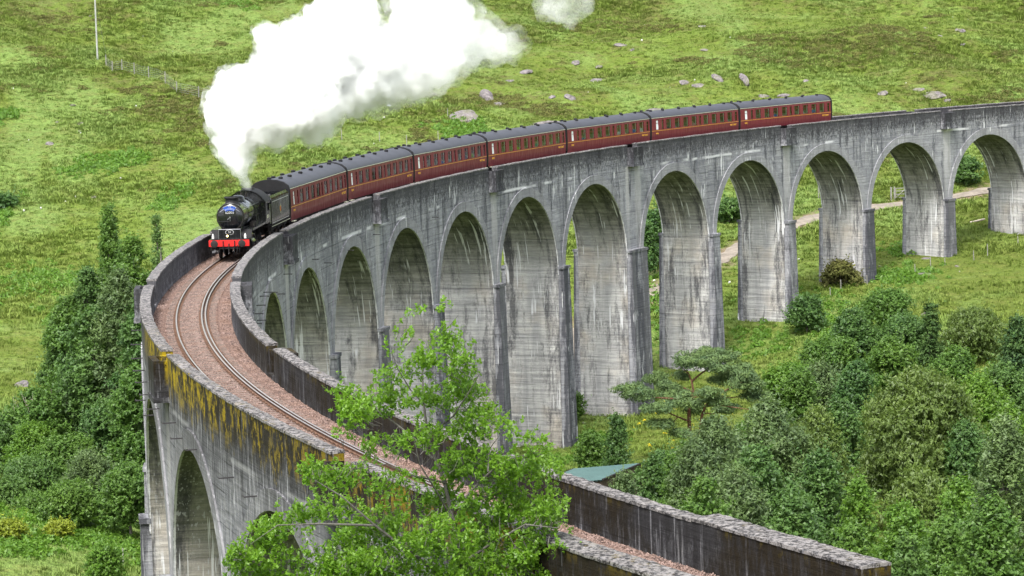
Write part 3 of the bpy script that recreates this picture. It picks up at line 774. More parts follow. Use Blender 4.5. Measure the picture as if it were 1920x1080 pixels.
def side_text(name, body, size, mat, parent, x, y, z, side=1):
    # side=1: reads from +y
    if side > 0: Mt = Matrix(((-1, 0, 0, x), (0, 0, 1, y), (0, 1, 0, z), (0, 0, 0, 1)))
    else: Mt = Matrix(((1, 0, 0, x), (0, 0, -1, -y), (0, 1, 0, z), (0, 0, 0, 1)))
    return text_mesh(name, body, size, mat, parent, Mt)
def front_text(name, body, size, mat, parent, x, y, z, bend=None):
    # facing +x, reading along +y->... viewer in front sees +y on the right
    Mt = Matrix(((0, 0, 1, x), (1, 0, 0, y), (0, 1, 0, z), (0, 0, 0, 1)))
    return text_mesh(name, body, size, mat, parent, Mt, bend=bend)
def wheel_obj(parent, name, x, y, r, spokes=0, m=None):
    w_ = .13; b = MB(); b.lathe([(r, -w_/2), (r, w_/2), (r*.86, w_/2), (r*.86, -w_/2), (r, -w_/2)], (x, y, r), 'y', 28)
    b.lathe([(r+.028, -w_/2), (r+.028, -w_/2+.03), (r, -w_/2+.03)], (x, y, r), 'y', 28) if y > 0 else b.lathe([(r, w_/2-.03), (r+.028, w_/2-.03), (r+.028, w_/2)], (x, y, r), 'y', 28)
    b.lathe([(r*.17, -.09), (r*.17, .09)], (x, y, r), 'y', 12)
    if spokes:
        for k in range(spokes):
            a = 2*math.pi*k/spokes; b.tube([(x+math.cos(a)*r*.12, y, r+math.sin(a)*r*.12), (x+math.cos(a)*r*.9, y, r+math.sin(a)*r*.9)], .032, 5)
    else: b.lathe([(r*.88, -.02), (r*.88, .02)], (x, y, r), 'y', 24)
    return b.build(name, m or M['under'], parent, True)
def buffer(parent, x, y, z, d=1):
    b = MB(); b.lathe([(.085, 0), (.085, d*.38)], (x, y, z), 'x', 12); b.lathe([(.15, 0), (.15, d*.06)], (x, y, z), 'x', 14)
    o = b.build('buffer', M['sooty'], parent, True)
    h = MB(); h.lathe([(.05, d*.38), (.23, d*.40), (.235, d*.43), (.17, d*.46), (.02, d*.465)], (x, y, z), 'x', 24); h.build('buffer_head', M['under'], o, True)

S_FRONT = 59.6
LOCO_MID = S_FRONT+5.4
loco = empty('steam_locomotive', P(LOCO_MID, -.03, 0), heading(LOCO_MID)+math.pi, GR)
tag(loco, 'black steam locomotive with red buffer beam and blue headboard leading the maroon coaches', 'locomotive')
X0 = 5.4     # buffer faces at local x = X0; everything below is given as distance back from there
def X(d): return X0-d
b = MB(); b.box((X(.56), 0, 1.06), (.05, 2.56, .40)); bb = b.build('buffer_beam', M['red'], loco)
for y in (-.87, .87): buffer(loco, X(.535), y, 1.06)
b = MB(); b.tube([(X(.53), 0, 1.02), (X(.38), 0, 1.02), (X(.34), 0, .95), (X(.4), 0, .90)], .035, 8)
for k in range(3): b.lathe([(.05, -.03), (.05, .03)], (X(.33+.03*k), 0, .80-.14*k), 'y', 10); b.box((X(.33), 0, .80-.14*k), (.05, .05, .15))
b.build('coupling_hook', M['under'], loco)
for y, c in ((.36, 0), (-.36, 0), (.55, 1)):
    b = MB(); b.tube([(X(.52), y, 1.18 if c == 0 else .9), (X(.44), y, 1.2 if c == 0 else .9), (X(.42), y, .8), (X(.44), y*.9, .45), (X(.50), y*.75, .38)], .032, 8); b.build('brake_hose', M['rubber'], loco, True)
# frames and front deck
b = MB()
for y in (-.62, .62):
    b.prism([(X(.6), .48), (X(.6), 1.26), (X(1.7), 1.30), (X(2.2), 1.75), (X(3.2), 1.9), (X(10.6), 1.6), (X(10.6), .55), (X(9), .55), (X(8.7), .75), (X(3.0), .75), (X(2.7), .42), (X(1.4), .42), (X(1.1), .48)], y-.02, y+.02)
b.box((X(5.6), 0, .95), (10, 1.2, .5)); b.build('frame', M['sooty'], loco)
b = MB(); b.box((X(1.12), 0, 1.28), (1.1, 2.5, .035)); b.build('front_deck', M['black'], loco)
b = MB(); b.prism([(X(1.68), 1.27), (X(1.60), 1.30), (X(1.95), 1.80), (X(2.02), 1.78)], -1.28, 1.28); b.build('sloping_plate', M['sooty'], loco)
for sg in (-1, 1):
    b = MB(); b.box((X(5.25), sg*1.0, 1.80), (6.6, .62, .035)); b.box((X(5.25), sg*1.30, 1.75), (6.6, .03, .12)); b.build('running_plate', M['black'], loco)
b = MB(); b.box((X(.98), 0, 1.60), (.06, 1.35, .62)); b.box((X(1.3), .65, 1.5), (.6, .03, .42)); b.box((X(1.3), -.65, 1.5), (.6, .03, .42)); b.build('front_plate', M['black'], loco)
b = MB()
for y in (-.7, .7): b.tube([(X(.95), y, 1.30), (X(.95), y*.98, 1.85)], .016, 6)
b.tube([(X(.93), -.7, 1.90), (X(.93), .7, 1.90)], .016, 6); b.build('handrail', M['steel'], loco)
# smokebox
ZB = 2.62; RS = .88
b = MB(); b.lathe([(RS, -1.55), (RS+.015, -1.56), (RS+.015, -1.63), (RS, -1.64), (RS, -3.05), (RS+.012, -3.06), (RS+.012, -3.14), (RS, -3.15)], (X(0), 0, ZB), 'x', 48); b.box((X(2.35), 0, 1.75), (1.3, 1.25, .75)); b.build('smokebox', M['black'], loco, True)
b = MB(); b.lathe([(.80, -1.56), (.79, -1.50), (.68, -1.43), (.45, -1.37), (.2, -1.34), (.01, -1.335)], (X(0), 0, ZB), 'x', 48); door = b.build('smokebox_door', M['black'], loco, True)
b = MB(); b.lathe([(.80, -1.50), (.83, -1.50), (.83, -1.55), (.80, -1.55), (.80, -1.50)], (X(0), 0, ZB), 'x', 48); b.build('door_ring', M['under'], door, True)
b = MB(); b.box((X(1.36), -.40, ZB+.25), (.04, .85, .05)); b.box((X(1.36), -.40, ZB-.25), (.04, .85, .05)); b.build('hinge_strap', M['sooty'], door)
b = MB(); b.tube([(X(1.32), 0, ZB), (X(1.24), 0, ZB)], .05, 10); b.tube([(X(1.25), -.14, ZB-.12), (X(1.25), .0, ZB), (X(1.25), .02, ZB-.22)], .015, 6); b.build('door_handle', M['steel'], door)
b = MB(); b.tube([(X(1.30), -.62, ZB+.36), (X(1.28), -.3, ZB+.58), (X(1.28), .3, ZB+.58), (X(1.30), .62, ZB+.36)], .012, 6); b.build('door_handrail', M['steel'], door)
# headboard, numberplate, shed plate
arc = lambda r0, r1, a0, a1, n, cz: ([(r0*math.sin(a0+(a1-a0)*i/n), cz+r0*math.cos(a0+(a1-a0)*i/n)) for i in range(n+1)]+[(r1*math.sin(a1-(a1-a0)*i/n), cz+r1*math.cos(a1-(a1-a0)*i/n)) for i in range(n+1)])
def plate(name, outline, x0, x1, mat, parent):
    b = MB(); a = [(x0, y, z) for y, z in outline]; c = [(x1, y, z) for y, z in outline]
    n = len(outline)
    if len(outline) > 12 and not name.startswith('shed_plate'):
        h = n//2
        for i in range(h-1):
            b.poly([c[i], c[i+1], c[n-2-i], c[n-1-i]]); b.poly([a[i], a[n-1-i], a[n-2-i], a[i+1]])
    else: b.poly(a); b.poly(c[::-1])
    for i in range(n): j = (i+1) % n; b.poly([a[i], c[i], c[j], a[j]])
    return b.build(name, mat, parent)
hb = plate('headboard', arc(.74, .44, -.60, .60, 14, ZB), X(1.30), X(1.265), M['blue'], loco)
plate('headboard_rim', arc(.755, .74, -.60, .60, 14, ZB), X(1.30), X(1.255), M['white'], hb)
front_text('headboard_lettering', 'THE', .11, M['white'], hb, X(1.262), 0, ZB+.67)
front_text('headboard_lettering', 'JACOBITE', .145, M['white'], hb, X(1.262), 0, ZB+.545, bend=.55)
npl = plate('number_plate', [(-.38, ZB+.20), (.38, ZB+.20), (.38, ZB+.40), (-.38, ZB+.40)], X(1.33), X(1.30), M['black'], loco)
front_text('number_lettering', '62005', .23, M['white'], npl, X(1.298), 0, ZB+.30)
ov = plate('shed_plate', [(.27*math.cos(a), 1.72+.16*math.sin(a)) for a in np.linspace(0, 2*math.pi, 24, endpoint=False)], X(.93), X(.90), M['white'], loco)
plate('shed_plate_centre', [(.245*math.cos(a), 1.72+.14*math.sin(a)) for a in np.linspace(0, 2*math.pi, 24, endpoint=False)], X(.90), X(.893), M['black'], ov)
front_text('shed_plate_letter', 'N', .19, M['white'], ov, X(.892), 0, 1.72)
for y in (-1.02, 1.02):
    b = MB(); b.box((X(.68), y, 1.44), (.13, .13, .20)); b.lathe([(.06, .10), (.065, .13), (.04, .18), (.02, .22)], (X(.68), y, 1.44), 'z', 12); b.build('head_lamp', M['white'], loco)
b = MB(); b.box((X(.80), -.12, 1.48), (.16, .16, .2)); b.lathe([(.07, .1), (.04, .2)], (X(.8), -.12, 1.48), 'z', 12); hl = b.build('head_lamp', M['sooty'], loco)
b = MB(); b.lathe([(.065, 0), (.05, .03)], (X(.72), -.12, 1.50), 'x', 14); b.build('lamp_lens', M['lamp'], hl)
# chimney, dome, boiler, firebox
b = MB(); b.lathe([(.60, .74), (.50, .80), (.415, .88), (.395, 1.0), (.40, 1.10), (.47, 1.13), (.49, 1.18), (.46, 1.24), (.37, 1.25), (.36, .95)], (X(2.35), 0, ZB), 'z', 32); b.build('chimney', M['sooty'], loco, True)
b = MB(); b.lathe([(.81, -3.15), (.83, -4.6), (.835, -4.62), (.845, -6.5)], (X(0), 0, ZB), 'x', 48)
for d in (3.9, 5.3): b.lathe([(.845, -d), (.845, -d-.06)], (X(0), 0, ZB), 'x', 48)
b.build('boiler', M['black'], loco, True)
b = MB(); b.lathe([(.55, .70), (.46, .84), (.43, .98), (.36, 1.08), (.22, 1.15), (.02, 1.17)], (X(4.95), 0, ZB), 'z', 28); b.build('dome', M['black'], loco, True)
pr = [(.90*math.sin(a), ZB+.02+.90*math.cos(a)) for a in np.linspace(-math.pi/2, math.pi/2, 19)]
pr = [(-.93, 1.6)]+pr+[(.93, 1.6)]
b = MB(); G = [[(X(d), y, z) for y, z in pr] for d in (6.45, 8.35)]; b.quadgrid(G); b.poly(G[0]); b.poly(G[1][::-1]); b.build('firebox', M['black'], loco, True)
b = MB()
for y in (-.16, .16): b.lathe([(.07, .9), (.06, 1.12), (.045, 1.14)], (X(7.6), y, ZB), 'z', 12)
b.build('safety_valve', M['under'], loco, True)
for sg in (-1, 1):
    b = MB(); b.tube([(X(1.7), sg*.80, ZB+.46), (X(8.3), sg*.86, ZB+.46)], .018, 6)
    for d in (2.2, 3.6, 5.0, 6.4, 7.8): b.tube([(X(d), sg*.74, ZB+.43), (X(d), sg*.86, ZB+.46)], .014, 5)
    b.build('boiler_handrail', M['steel'], loco)
    b = MB(); b.tube([(X(3.4), sg*.88, ZB-.15), (X(8.3), sg*.95, ZB-.25)], .022, 6); b.tube([(X(3.4), sg*.90, ZB+.12), (X(7.9), sg*.95, ZB+.1)], .014, 6); b.build('pipe_run', M['under'], loco)
b = MB()
for d, y in ((4.1, 1.0), (4.75, 1.02), (5.2, -1.0)): b.box((X(d), y, 1.96), (.42, .26, .28)); b.lathe([(.09, .14), (.09, .20)], (X(d), y, 1.96), 'z', 10)
b.build('lubricator', M['under'], loco)
# cab
cr_ = [(1.30*math.sin(a)/math.sin(.95), 3.10+.78*(math.cos(a)-math.cos(.95))/(1-math.cos(.95))) for a in np.linspace(-.95, .95, 17)]
for sg in (-1, 1):
    b = MB(); o = [(X(8.35), 1.62), (X(8.35), 3.10), (X(10.35), 3.10), (X(10.35), 2.9), (X(9.95), 2.75), (X(9.95), 2.3), (X(10.3), 2.15), (X(10.3), 1.62)]
    pts = [(x, sg*1.30, z) for x, z in o]
    y0, y1 = sg*1.27, sg*1.305
    q = lambda a, c, z0, z1: b.box(((a+c)/2, sg*1.29, (z0+z1)/2), (abs(a-c), .035, z1-z0))
    q(X(8.35), X(10.3), 1.62, 2.42); q(X(8.35), X(8.75), 2.42, 3.10); q(X(8.75), X(10.35), 2.95, 3.10); q(X(9.28), X(9.38), 2.42, 2.95)
    cs_ = b.build('cab_side', M['black'], loco)
    b = MB(); b.box((X(9.02), sg*1.285, 2.685), (.50, .012, .52)); b.build('pane', M['glass'], cs_)
    side_text('cab_number', '62005', .34, M['cream'], cs_, X(9.2), 1.312, 2.06, sg)
b = MB()
b.poly([(X(8.36), -1.29, 1.62), (X(8.36), -.93, 1.62), (X(8.36), -.93, 3.12), (X(8.36), -1.29, 3.10)]); b.poly([(X(8.36), .93, 1.62), (X(8.36), 1.29, 1.62), (X(8.36), 1.29, 3.10), (X(8.36), .93, 3.12)])
for i in range(len(cr_)-1):
    b.poly([(X(8.36), cr_[i][0], 2.9), (X(8.36), cr_[i+1][0], 2.9), (X(8.36), cr_[i+1][0], cr_[i+1][1]), (X(8.36), cr_[i][0], cr_[i][1])])
b.build('cab_front', M['black'], loco)
for y in (-1.1, 1.1):
    b = MB(); b.box((X(8.335), y, 2.78), (.02, .24, .42)); b.build('cab_window', M['glass'], loco)
b = MB(); G = [[(X(d), y, z+dz) for y, z in cr_] for d, dz in ((8.25, 0), (10.75, 0))]; b.quadgrid(G)
G = [[(X(d), y*.99, z-.04) for y, z in cr_] for d in (8.25, 10.75)]; b.quadgrid(G, flip=True)
b.box((X(9.6), 0, 3.90), (.7, .8, .05)); b.build('cab_roof', M['sooty'], loco, True)
b = MB(); b.box((X(8.55), 0, 2.3), (.12, 1.5, 1.3)); b.build('backhead', M['under'], loco)
for sg in (-1, 1):
    b = MB(); b.tube([(X(10.36), sg*1.30, 1.5), (X(10.36), sg*1.30, 2.8)], .018, 6); b.build('cab_handrail', M['steel'], loco)
    b = MB()
    for z in (.55, 1.0, 1.42): b.box((X(10.1), sg*1.22, z), (.42, .22, .035))
    b.box((X(9.88), sg*1.22, 1.0), (.03, .05, 1.1)); b.box((X(10.3), sg*1.22, 1.0), (.03, .05, 1.1)); b.build('cab_step', M['under'], loco)
    b = MB()
    for z in (.6, .95): b.box((X(.95), sg*1.15, z), (.3, .2, .03))
    b.box((X(1.1), sg*1.15, .95), (.03, .2, .7)); b.build('front_step', M['under'], loco)
    # cylinder, valve chest, motion
    b = MB(); b.lathe([(.30, -.55), (.37, -.54), (.37, .54), (.30, .55)], (X(2.45), sg*1.0, .88), 'x', 24); b.lathe([(.2, -.6), (.2, .6)], (X(2.45), sg*.98, 1.38), 'x', 18); b.box((X(2.45), sg*.95, 1.15), (1.0, .4, .5)); b.build('cylinder', M['black'], loco, True)
    b = MB(); b.tube([(X(3.0), sg*1.0, .88), (X(4.1), sg*1.0, .88)], .035, 8); b.box((X(3.9), sg*1.0, .88), (.3, .1, .3)); b.box((X(3.5), sg*1.0, 1.06), (1.1, .06, .06)); b.box((X(3.5), sg*1.0, .70), (1.1, .06, .06)); b.build('slide_bar', M['steel'], loco)
    b = MB(); b.tube([(X(3.95), sg*1.02, .88), (X(6.25), sg*1.02, .62)], .05, 6); b.build('connecting_rod', M['steel'], loco)
    b = MB(); b.tube([(X(4.25), sg*.94, .56), (X(6.1), sg*.94, .56), (X(8.05), sg*.94, .56)], .045, 6); b.build('coupling_rod', M['steel'], loco)
    b = MB(); b.tube([(X(3.3), sg*1.0, 1.38), (X(4.7), sg*1.02, 1.3), (X(5.2), sg*1.04, .9), (X(6.1), sg*1.05, .70)], .028, 6); b.tube([(X(3.9), sg*1.04, .9), (X(3.85), sg*1.04, 1.4)], .022, 6); b.build('valve_gear', M['steel'], loco)
    wheel_obj(loco, 'leading_wheel', X(1.95), sg*.755, .48, 10)
    for d in (4.25, 6.1, 8.05): wheel_obj(loco, 'driving_wheel', X(d), sg*.755, .79, 15)
    b = MB()
    for d in (4.25, 6.1, 8.05):
        G = [[(X(d)+.9*math.cos(a), yy, .79+.9*math.sin(a)) for a in np.linspace(.3, math.pi-.3, 9)] for yy in (sg*.66, sg*.98)]; b.quadgrid(G)
    b.build('splasher', M['sooty'], loco, True)

# tender
TEN_MID = S_FRONT+14.55
ten = empty('coal_tender', P(TEN_MID, -.03, 0), heading(TEN_MID)+math.pi, GR)
tag(ten, 'black coal tender between the locomotive cab and the first maroon coach', 'tender')
b = MB(); b.box((0, 0, 1.25), (7.3, 2.5, .10)); b.box((0, 0, .95), (7.2, 1.3, .5)); b.build('tender_frame', M['under'], ten)
for sg in (-1, 1):
    b = MB(); b.prism([(3.65, 1.30), (3.65, 1.02), (2.9, .95), (2.7, .55), (2.3, .55), (2.1, .95), (.4, .95), (.2, .55), (-.2, .55), (-.4, .95), (-2.1, .95), (-2.3, .55), (-2.7, .55), (-2.9, .95), (-3.65, 1.02), (-3.65, 1.30)], sg*1.02-.02, sg*1.02+.02); b.build('side_frame', M['under'], ten)
    b = MB(); b.box((0, sg*1.26, 2.18), (7.1, .03, 1.66)); 
    G = [[(x, sg*(1.26-.0), 3.0), (x, sg*1.24, 3.12), (x, sg*1.14, 3.28)] for x in (-3.4, 3.4)]; b.quadgrid(G); b.quadgrid(G, flip=True)
    sdo = b.build('tank_side', M['black'], ten)
    for z, x0, x1 in ((2.86, -3.2, 3.2), (1.46, -3.2, 3.2)):
        b = MB(); b.box(((x0+x1)/2, sg*1.279, z), (x1-x0, .006, .035)); b.build('lining_stripe', M['white'], sdo)
    b = MB()
    b.box((0, sg*1.30, 1.26), (7.2, .012, .03)); b.build('lining_stripe', M['cream'], sdo)
    b = MB(); b.lathe([(.02, -.01), (.02, .01)], (0, sg*1.28, 2.2), 'y', 8)
    b.poly([(0, sg*1.284, 2.58), (.10, sg*1.284, 2.30), (.05, sg*1.284, 1.90), (-.05, sg*1.284, 1.90), (-.10, sg*1.284, 2.30)]); b.build('crest', M['cream'], sdo)
    b = MB(); b.lathe([(.19, -.005), (.19, .005)], (0, sg*1.281, 2.2), 'y', 18); b.build('crest', M['gold'], sdo)
    b = MB(); b.lathe([(.15, -.004), (.15, .004)], (0, sg*1.2865, 2.2), 'y', 18); b.build('crest', mat_plain('crest_red', (.35, .03, .02)), sdo) if sg == -1 else b.build('crest', bpy.data.materials['crest_red'], sdo)
    for x in (2.5, 0, -2.5):
        wheel_obj(ten, 'tender_wheel', x, sg*.755, .66, 12)
        b = MB(); b.box((x, sg*1.08, .68), (.28, .16, .34)); b.box((x, sg*1.08, .98), (1.0, .08, .10)); b.build('axle_box', M['under'], ten)
b = MB(); b.box((-3.55, 0, 2.18), (.03, 2.52, 1.66)); b.box((3.45, 0, 2.0), (.03, 2.52, 1.3)); b.box((-1.9, 0, 2.95), (3.2, 2.48, .04)); b.build('tank_plate', M['black'], ten)
b = MB(); b.box((-.35, 0, 3.15), (.04, 2.3, .4)); b.lathe([(.28, 2.97), (.28, 3.15), (.2, 3.2)], (-2.6, 0, 0), 'z', 18); b.build('tank_fitting', M['black'], ten)
def coal_heap():
    V = []; F = []; r = np.random.default_rng(4); o = 0
    for i in range(700):
        x = r.uniform(-.25, 3.3); y = r.uniform(-1.05, 1.05); z = 2.62+.62*(1-(y/1.25)**2)*min(1, (x+.5)/.9)*(1-.25*x/3.3)+r.uniform(-.06, .06)
        s = r.uniform(.05, .13); v = ICOV*np.array([s, s*r.uniform(.6, 1), s*r.uniform(.5, 1)])*(1+.2*r.normal(size=(len(ICOV), 1)))
        V.append(v+np.array([x, y, z])); F.append(ICOF+o); o += len(v)
    G = [[(x, y, 2.50+.60*(1-(y/1.25)**2)*min(1, (x+.5)/.9)*(1-.25*x/3.3)) for y in np.linspace(-1.2, 1.2, 9)] for x in np.linspace(-.3, 3.4, 8)]
    b = MB(); b.quadgrid(G, flip=True); b.build('coal_bed', M['coal'], ten, True)
    o = link('coal', np_mesh('coal', np.concatenate(V), np.concatenate(F), M['coal']), ten); o['kind'] = 'stuff'
coal_heap()

# coaches -------------------------------------------------------------------
LC = 19.35
WIN = [(1.25, .56, 'door'), (2.45, .42, 'n'), (3.75, 1.12, 'w'), (5.6, 1.12, 'w'), (7.45, 1.12, 'w'), (9.3, 1.12, 'w'), (10.62, .46, 'door'), (11.95, 1.12, 'w'), (13.8, 1.12, 'w'), (15.65, 1.12, 'w'), (17.4, 1.12, 'w'), (18.85, .50, 'door')]
ZW0, ZW1 = 2.06, 3.02
YP = [(1.06, 1.345), (1.55, 1.385), (1.98, 1.392), (ZW0, 1.390), (ZW1, 1.352), (3.22, 1.325)]
def yat(z): return float(np.interp(z, [q[0] for q in YP], [q[1] for q in YP]))
def make_coach():
    c = empty('railway_coach', (0, 0, 0))
    b = MB(); xs = [LC/2]
    for wc, ww, _ in WIN: xs += [LC/2-wc+ww/2, LC/2-wc-ww/2]
    xs.append(-LC/2)
    for sg in (1, -1):
        for i in range(len(xs)-1):
            b.quadgrid([[(x, sg*y, z) for z, y in YP[:4]] for x in (xs[i], xs[i+1])], flip=sg > 0)
            b.quadgrid([[(x, sg*y, z) for z, y in YP[4:]] for x in (xs[i], xs[i+1])], flip=sg > 0)
            if i % 2 == 0: b.quadgrid([[(x, sg*yat(z), z) for z in (ZW0, 2.5, ZW1)] for x in (xs[i], xs[i+1])], flip=sg > 0)
            else:   # reveals
                x0, x1 = xs[i], xs[i+1]; d = .07
                for (a, e) in (((x0, ZW0), (x0, ZW1)), ((x0, ZW1), (x1, ZW1)), ((x1, ZW1), (x1, ZW0)), ((x1, ZW0), (x0, ZW0))):
                    b.poly([(a[0], sg*yat(a[1]), a[1]), (e[0], sg*yat(e[1]), e[1]), (e[0], sg*(yat(e[1])-d), e[1]), (a[0], sg*(yat(a[1])-d), a[1])])
    for x in (LC/2, -LC/2):
        pts = [(x, y, z) for z, y in YP]+[(x, -y, z) for z, y in YP[::-1]]; b.poly(pts)
    bo_ = b.build('body', M['maroon'], c); bo_.data.materials.append(M['rubber']); bo_.data.polygons[len(bo_.data.polygons)-1].material_index = 1; bo_.data.polygons[len(bo_.data.polygons)-2].material_index = 1
    rf = [(1.36*math.sin(a), 3.20+.66*math.cos(a)) for a in np.linspace(-math.pi/2, math.pi/2, 21)]
    rf = [(y, 3.20+.66*(max(0, 1-abs(y/1.36)**2.3))**.62) for y, z in rf]
    b = MB(); G = [[(x, y, z) for y, z in rf] for x in np.linspace(-LC/2-.05, LC/2+.05, 9)]; b.quadgrid(G, flip=True); b.poly(G[0]); b.poly(G[-1][::-1])
    for x in np.linspace(-LC/2+.8, LC/2-.8, 8):
        b.quadgrid([[(x+dx, y*1.002, z+.012) for y, z in rf] for dx in (-.03, .03)], flip=True)
    roof = b.build('roof', M['roof'], c, True)
    v = MB(); v.lathe([(.13, 0), (.16, .04), (.16, .12), (.10, .17)], (0, 0, 0), 'z', 10); vm = v.mesh('ventilator', M['sooty'], True)
    for x, y in [(-8.4, .35), (-6.6, -.35), (-5, .45), (-3.2, -.45), (-1.5, .45), (.3, -.45), (2, .45), (3.8, -.45), (5.5, .45), (7.1, -.35), (7.9, .35), (8.6, -.3)]:
        q = link('ventilator', vm, roof); q.location = (x, y, 3.20+.66*(1-abs(y/1.36)**2.3)**.62-.02)
    b = MB(); 
    for sg in (1, -1): b.tube([(-LC/2, sg*1.345, 3.235), (LC/2, sg*1.345, 3.235)], .018, 5)
    b.build('gutter', M['cream'], roof)
    b = MB()
    for x, y0, l in ((8.2, .55, 1.6), (-1.8, .62, .9)): b.tube([(x-l/2, y0, 3.74), (x+l/2, y0+.12, 3.72)], .02, 5)
    b.build('roof_conduit', M['sooty'], roof)
    gp = [(.62, 1.15), (1.36, 1.25), (1.40, 2.2), (1.375, 3.2), (1.28, 3.48), (.95, 3.72), (.5, 3.86), (0, 3.90), (-.5, 3.86), (-.95, 3.72), (-1.28, 3.48), (-1.375, 3.2), (-1.40, 2.2), (-1.36, 1.25), (-.62, 1.15)]
    for x in (LC/2+.005, -LC/2-.245):
        gw = MB(); G = [[(x+dx, y*sc_, 2.4+(z-2.4)*sc_) for y, z in gp] for dx, sc_ in ((0, 1.012), (.07, 1.0), (.15, 1.012), (.24, 1.0))]; gw.quadgrid(G, closed=True); gw.poly(G[0]); gw.poly(G[-1][::-1]); gw.build('gangway', M['rubber'], c)
    for sg in (1, -1):
        b = MB(); b.quadgrid([[(x, sg*(1.392+.006), z) for z in (1.965, 1.995)] for x in (-LC/2+.03, LC/2-.03)], flip=sg > 0); b.build('waist_line', M['gold'], c)
        side_text('coach_lettering', 'WEST COAST', .24, M['gold'], c, -LC/2+1.25, 1.392, 1.70, sg)
        side_text('coach_number', '99318', .22, M['gold'], c, LC/2-1.15, 1.392, 1.70, sg)
        for i, (wc, ww, kd) in enumerate(WIN):
            x = LC/2-wc; b = MB(); yi = lambda z: yat(z)-.045
            e = .035
            for (x0, x1, z0, z1) in ((x-ww/2, x+ww/2, ZW0, ZW0+e), (x-ww/2, x+ww/2, ZW1-e, ZW1), (x-ww/2, x-ww/2+e, ZW0+e, ZW1-e), (x+ww/2-e, x+ww/2, ZW0+e, ZW1-e)):
                b.box(((x0+x1)/2, sg*(yat((z0+z1)/2)-.03), (z0+z1)/2), (x1-x0, .02, z1-z0))
            if kd != 'n': b.box((x, sg*(yat(2.72)-.03), 2.72), (ww-2*e, .02, .03))
            if kd == 'w': b.box((x, sg*(yat(2.86)-.03), 2.87), (.025, .02, .26))
            wn = b.build('window', M['maroon'], c)
            b = MB(); pm = M['frosted'] if i == 0 else M['glass']
            b.poly([(x-ww/2+e, sg*yi(ZW0), ZW0+e), (x+ww/2-e, sg*yi(ZW0), ZW0+e), (x+ww/2-e, sg*yi(ZW1), ZW1-e), (x-ww/2+e, sg*yi(ZW1), ZW1-e)][::-sg])
            b.build('pane', pm, wn)
            if kd == 'w':
                b = MB()
                for dx in (-ww/2+.09, ww/2-.09): b.box((x+dx, sg*1.25, 2.56), (.12, .04, .86))
                b.build('curtain', M['curtain'], wn)
        for x in (LC/2-.75, -LC/2+.55):
            b = MB(); b.box((x, sg*1.42, 1.0), (.85, .20, .035)); b.build('door_step', M['cream'], c)
    # inside: floor, end partitions, seats and tables
    b = MB(); b.box((0, 0, 1.25), (LC-.1, 2.6, .05)); 
    for x in (LC/2-1.9, -LC/2+1.2, LC/2-10.15, LC/2-11.1): b.box((x, .75, 2.2), (.04, 1.0, 1.9)); b.box((x, -.75, 2.2), (.04, 1.0, 1.9))
    b.build('interior', M['inner'], c)
    for wc, ww, kd in WIN:
        if kd != 'w': continue
        x = LC/2-wc
        for sg in (1, -1):
            st_ = MB()
            for dx in (-.80, .80): st_.box((x+dx, sg*.78, 1.72), (.16, .92, .9)); st_.box((x+dx-.25*np.sign(dx), sg*.78, 1.62), (.42, .9, .14))
            so = st_.build('seat', M['seat'], c)
            h_ = MB()
            for dx in (-.80, .80): h_.box((x+dx, sg*.78, 2.16), (.18, .80, .20))
            h_.build('headrest_cover', M['curtain'], so)
            t_ = MB(); t_.box((x, sg*.80, 1.98), (.62, .85, .035)); t_.box((x, sg*.5, 1.6), (.06, .06, .75))
            t_.box((x-.15, sg*1.12, 2.10), (.10, .10, .20)); t_.box((x+.16, sg*1.10, 2.08), (.16, .14, .16)); t_.box((x+.02, sg*1.05, 2.03), (.22, .16, .07)); t_.build('table', M['cream'], c)
    # underframe and bogies
    b = MB(); b.box((0, 0, 1.0), (LC, 2.5, .16)); b.box((1.5, .9, .72), (2.6, .6, .42)); b.box((-2.2, -.9, .72), (1.8, .6, .42)); b.tube([(-6, .9, .95), (-1.5, .9, .52), (3.5, .9, .52), (6, .9, .95)], .04, 5); b.tube([(-6, -.9, .95), (-1.5, -.9, .52), (3.5, -.9, .52), (6, -.9, .95)], .04, 5); b.build('underframe', M['under'], c)
    for xb in (7.1, -7.1):
        b = MB()
        for sg in (1, -1): b.prism([(xb-1.75, .75), (xb-1.4, .42), (xb-1.0, .6), (xb+1.0, .6), (xb+1.4, .42), (xb+1.75, .75), (xb+1.2, .85), (xb-1.2, .85)], sg*.99-.05, sg*.99+.05)
        b.box((xb, 0, .72), (.5, 2.0, .25)); bg_ = b.build('bogie', M['under'], c)
        for dx in (-1.3, 1.3):
            for sg in (1, -1): wheel_obj(bg_, 'wheel', xb+dx, sg*.755, .457)
    return c
c0 = make_coach()
CS = [77.9+i*19.86 for i in range(7)]
CL = ['first maroon coach, coupled directly behind the black tender', 'second maroon coach from the tender, partly below the drifting steam', 'third maroon coach from the tender, left of the middle of the train',
      'middle maroon coach of the seven, fourth behind the tender', 'fifth maroon coach from the tender, above the widest pier', 'second last maroon coach, with one coach behind it', 'last maroon coach at the tail end of the train']
coaches = []
for i, s0 in enumerate(CS):
    c = c0 if i == 0 else copy_tree(c0)
    sm = s0+19.86/2; c.location = P(sm, -.10, 0); c.rotation_euler = (0, GR, heading(sm)+math.pi)
    tag(c, CL[i], 'coach', 'maroon coaches of the steam train'); coaches.append(c)
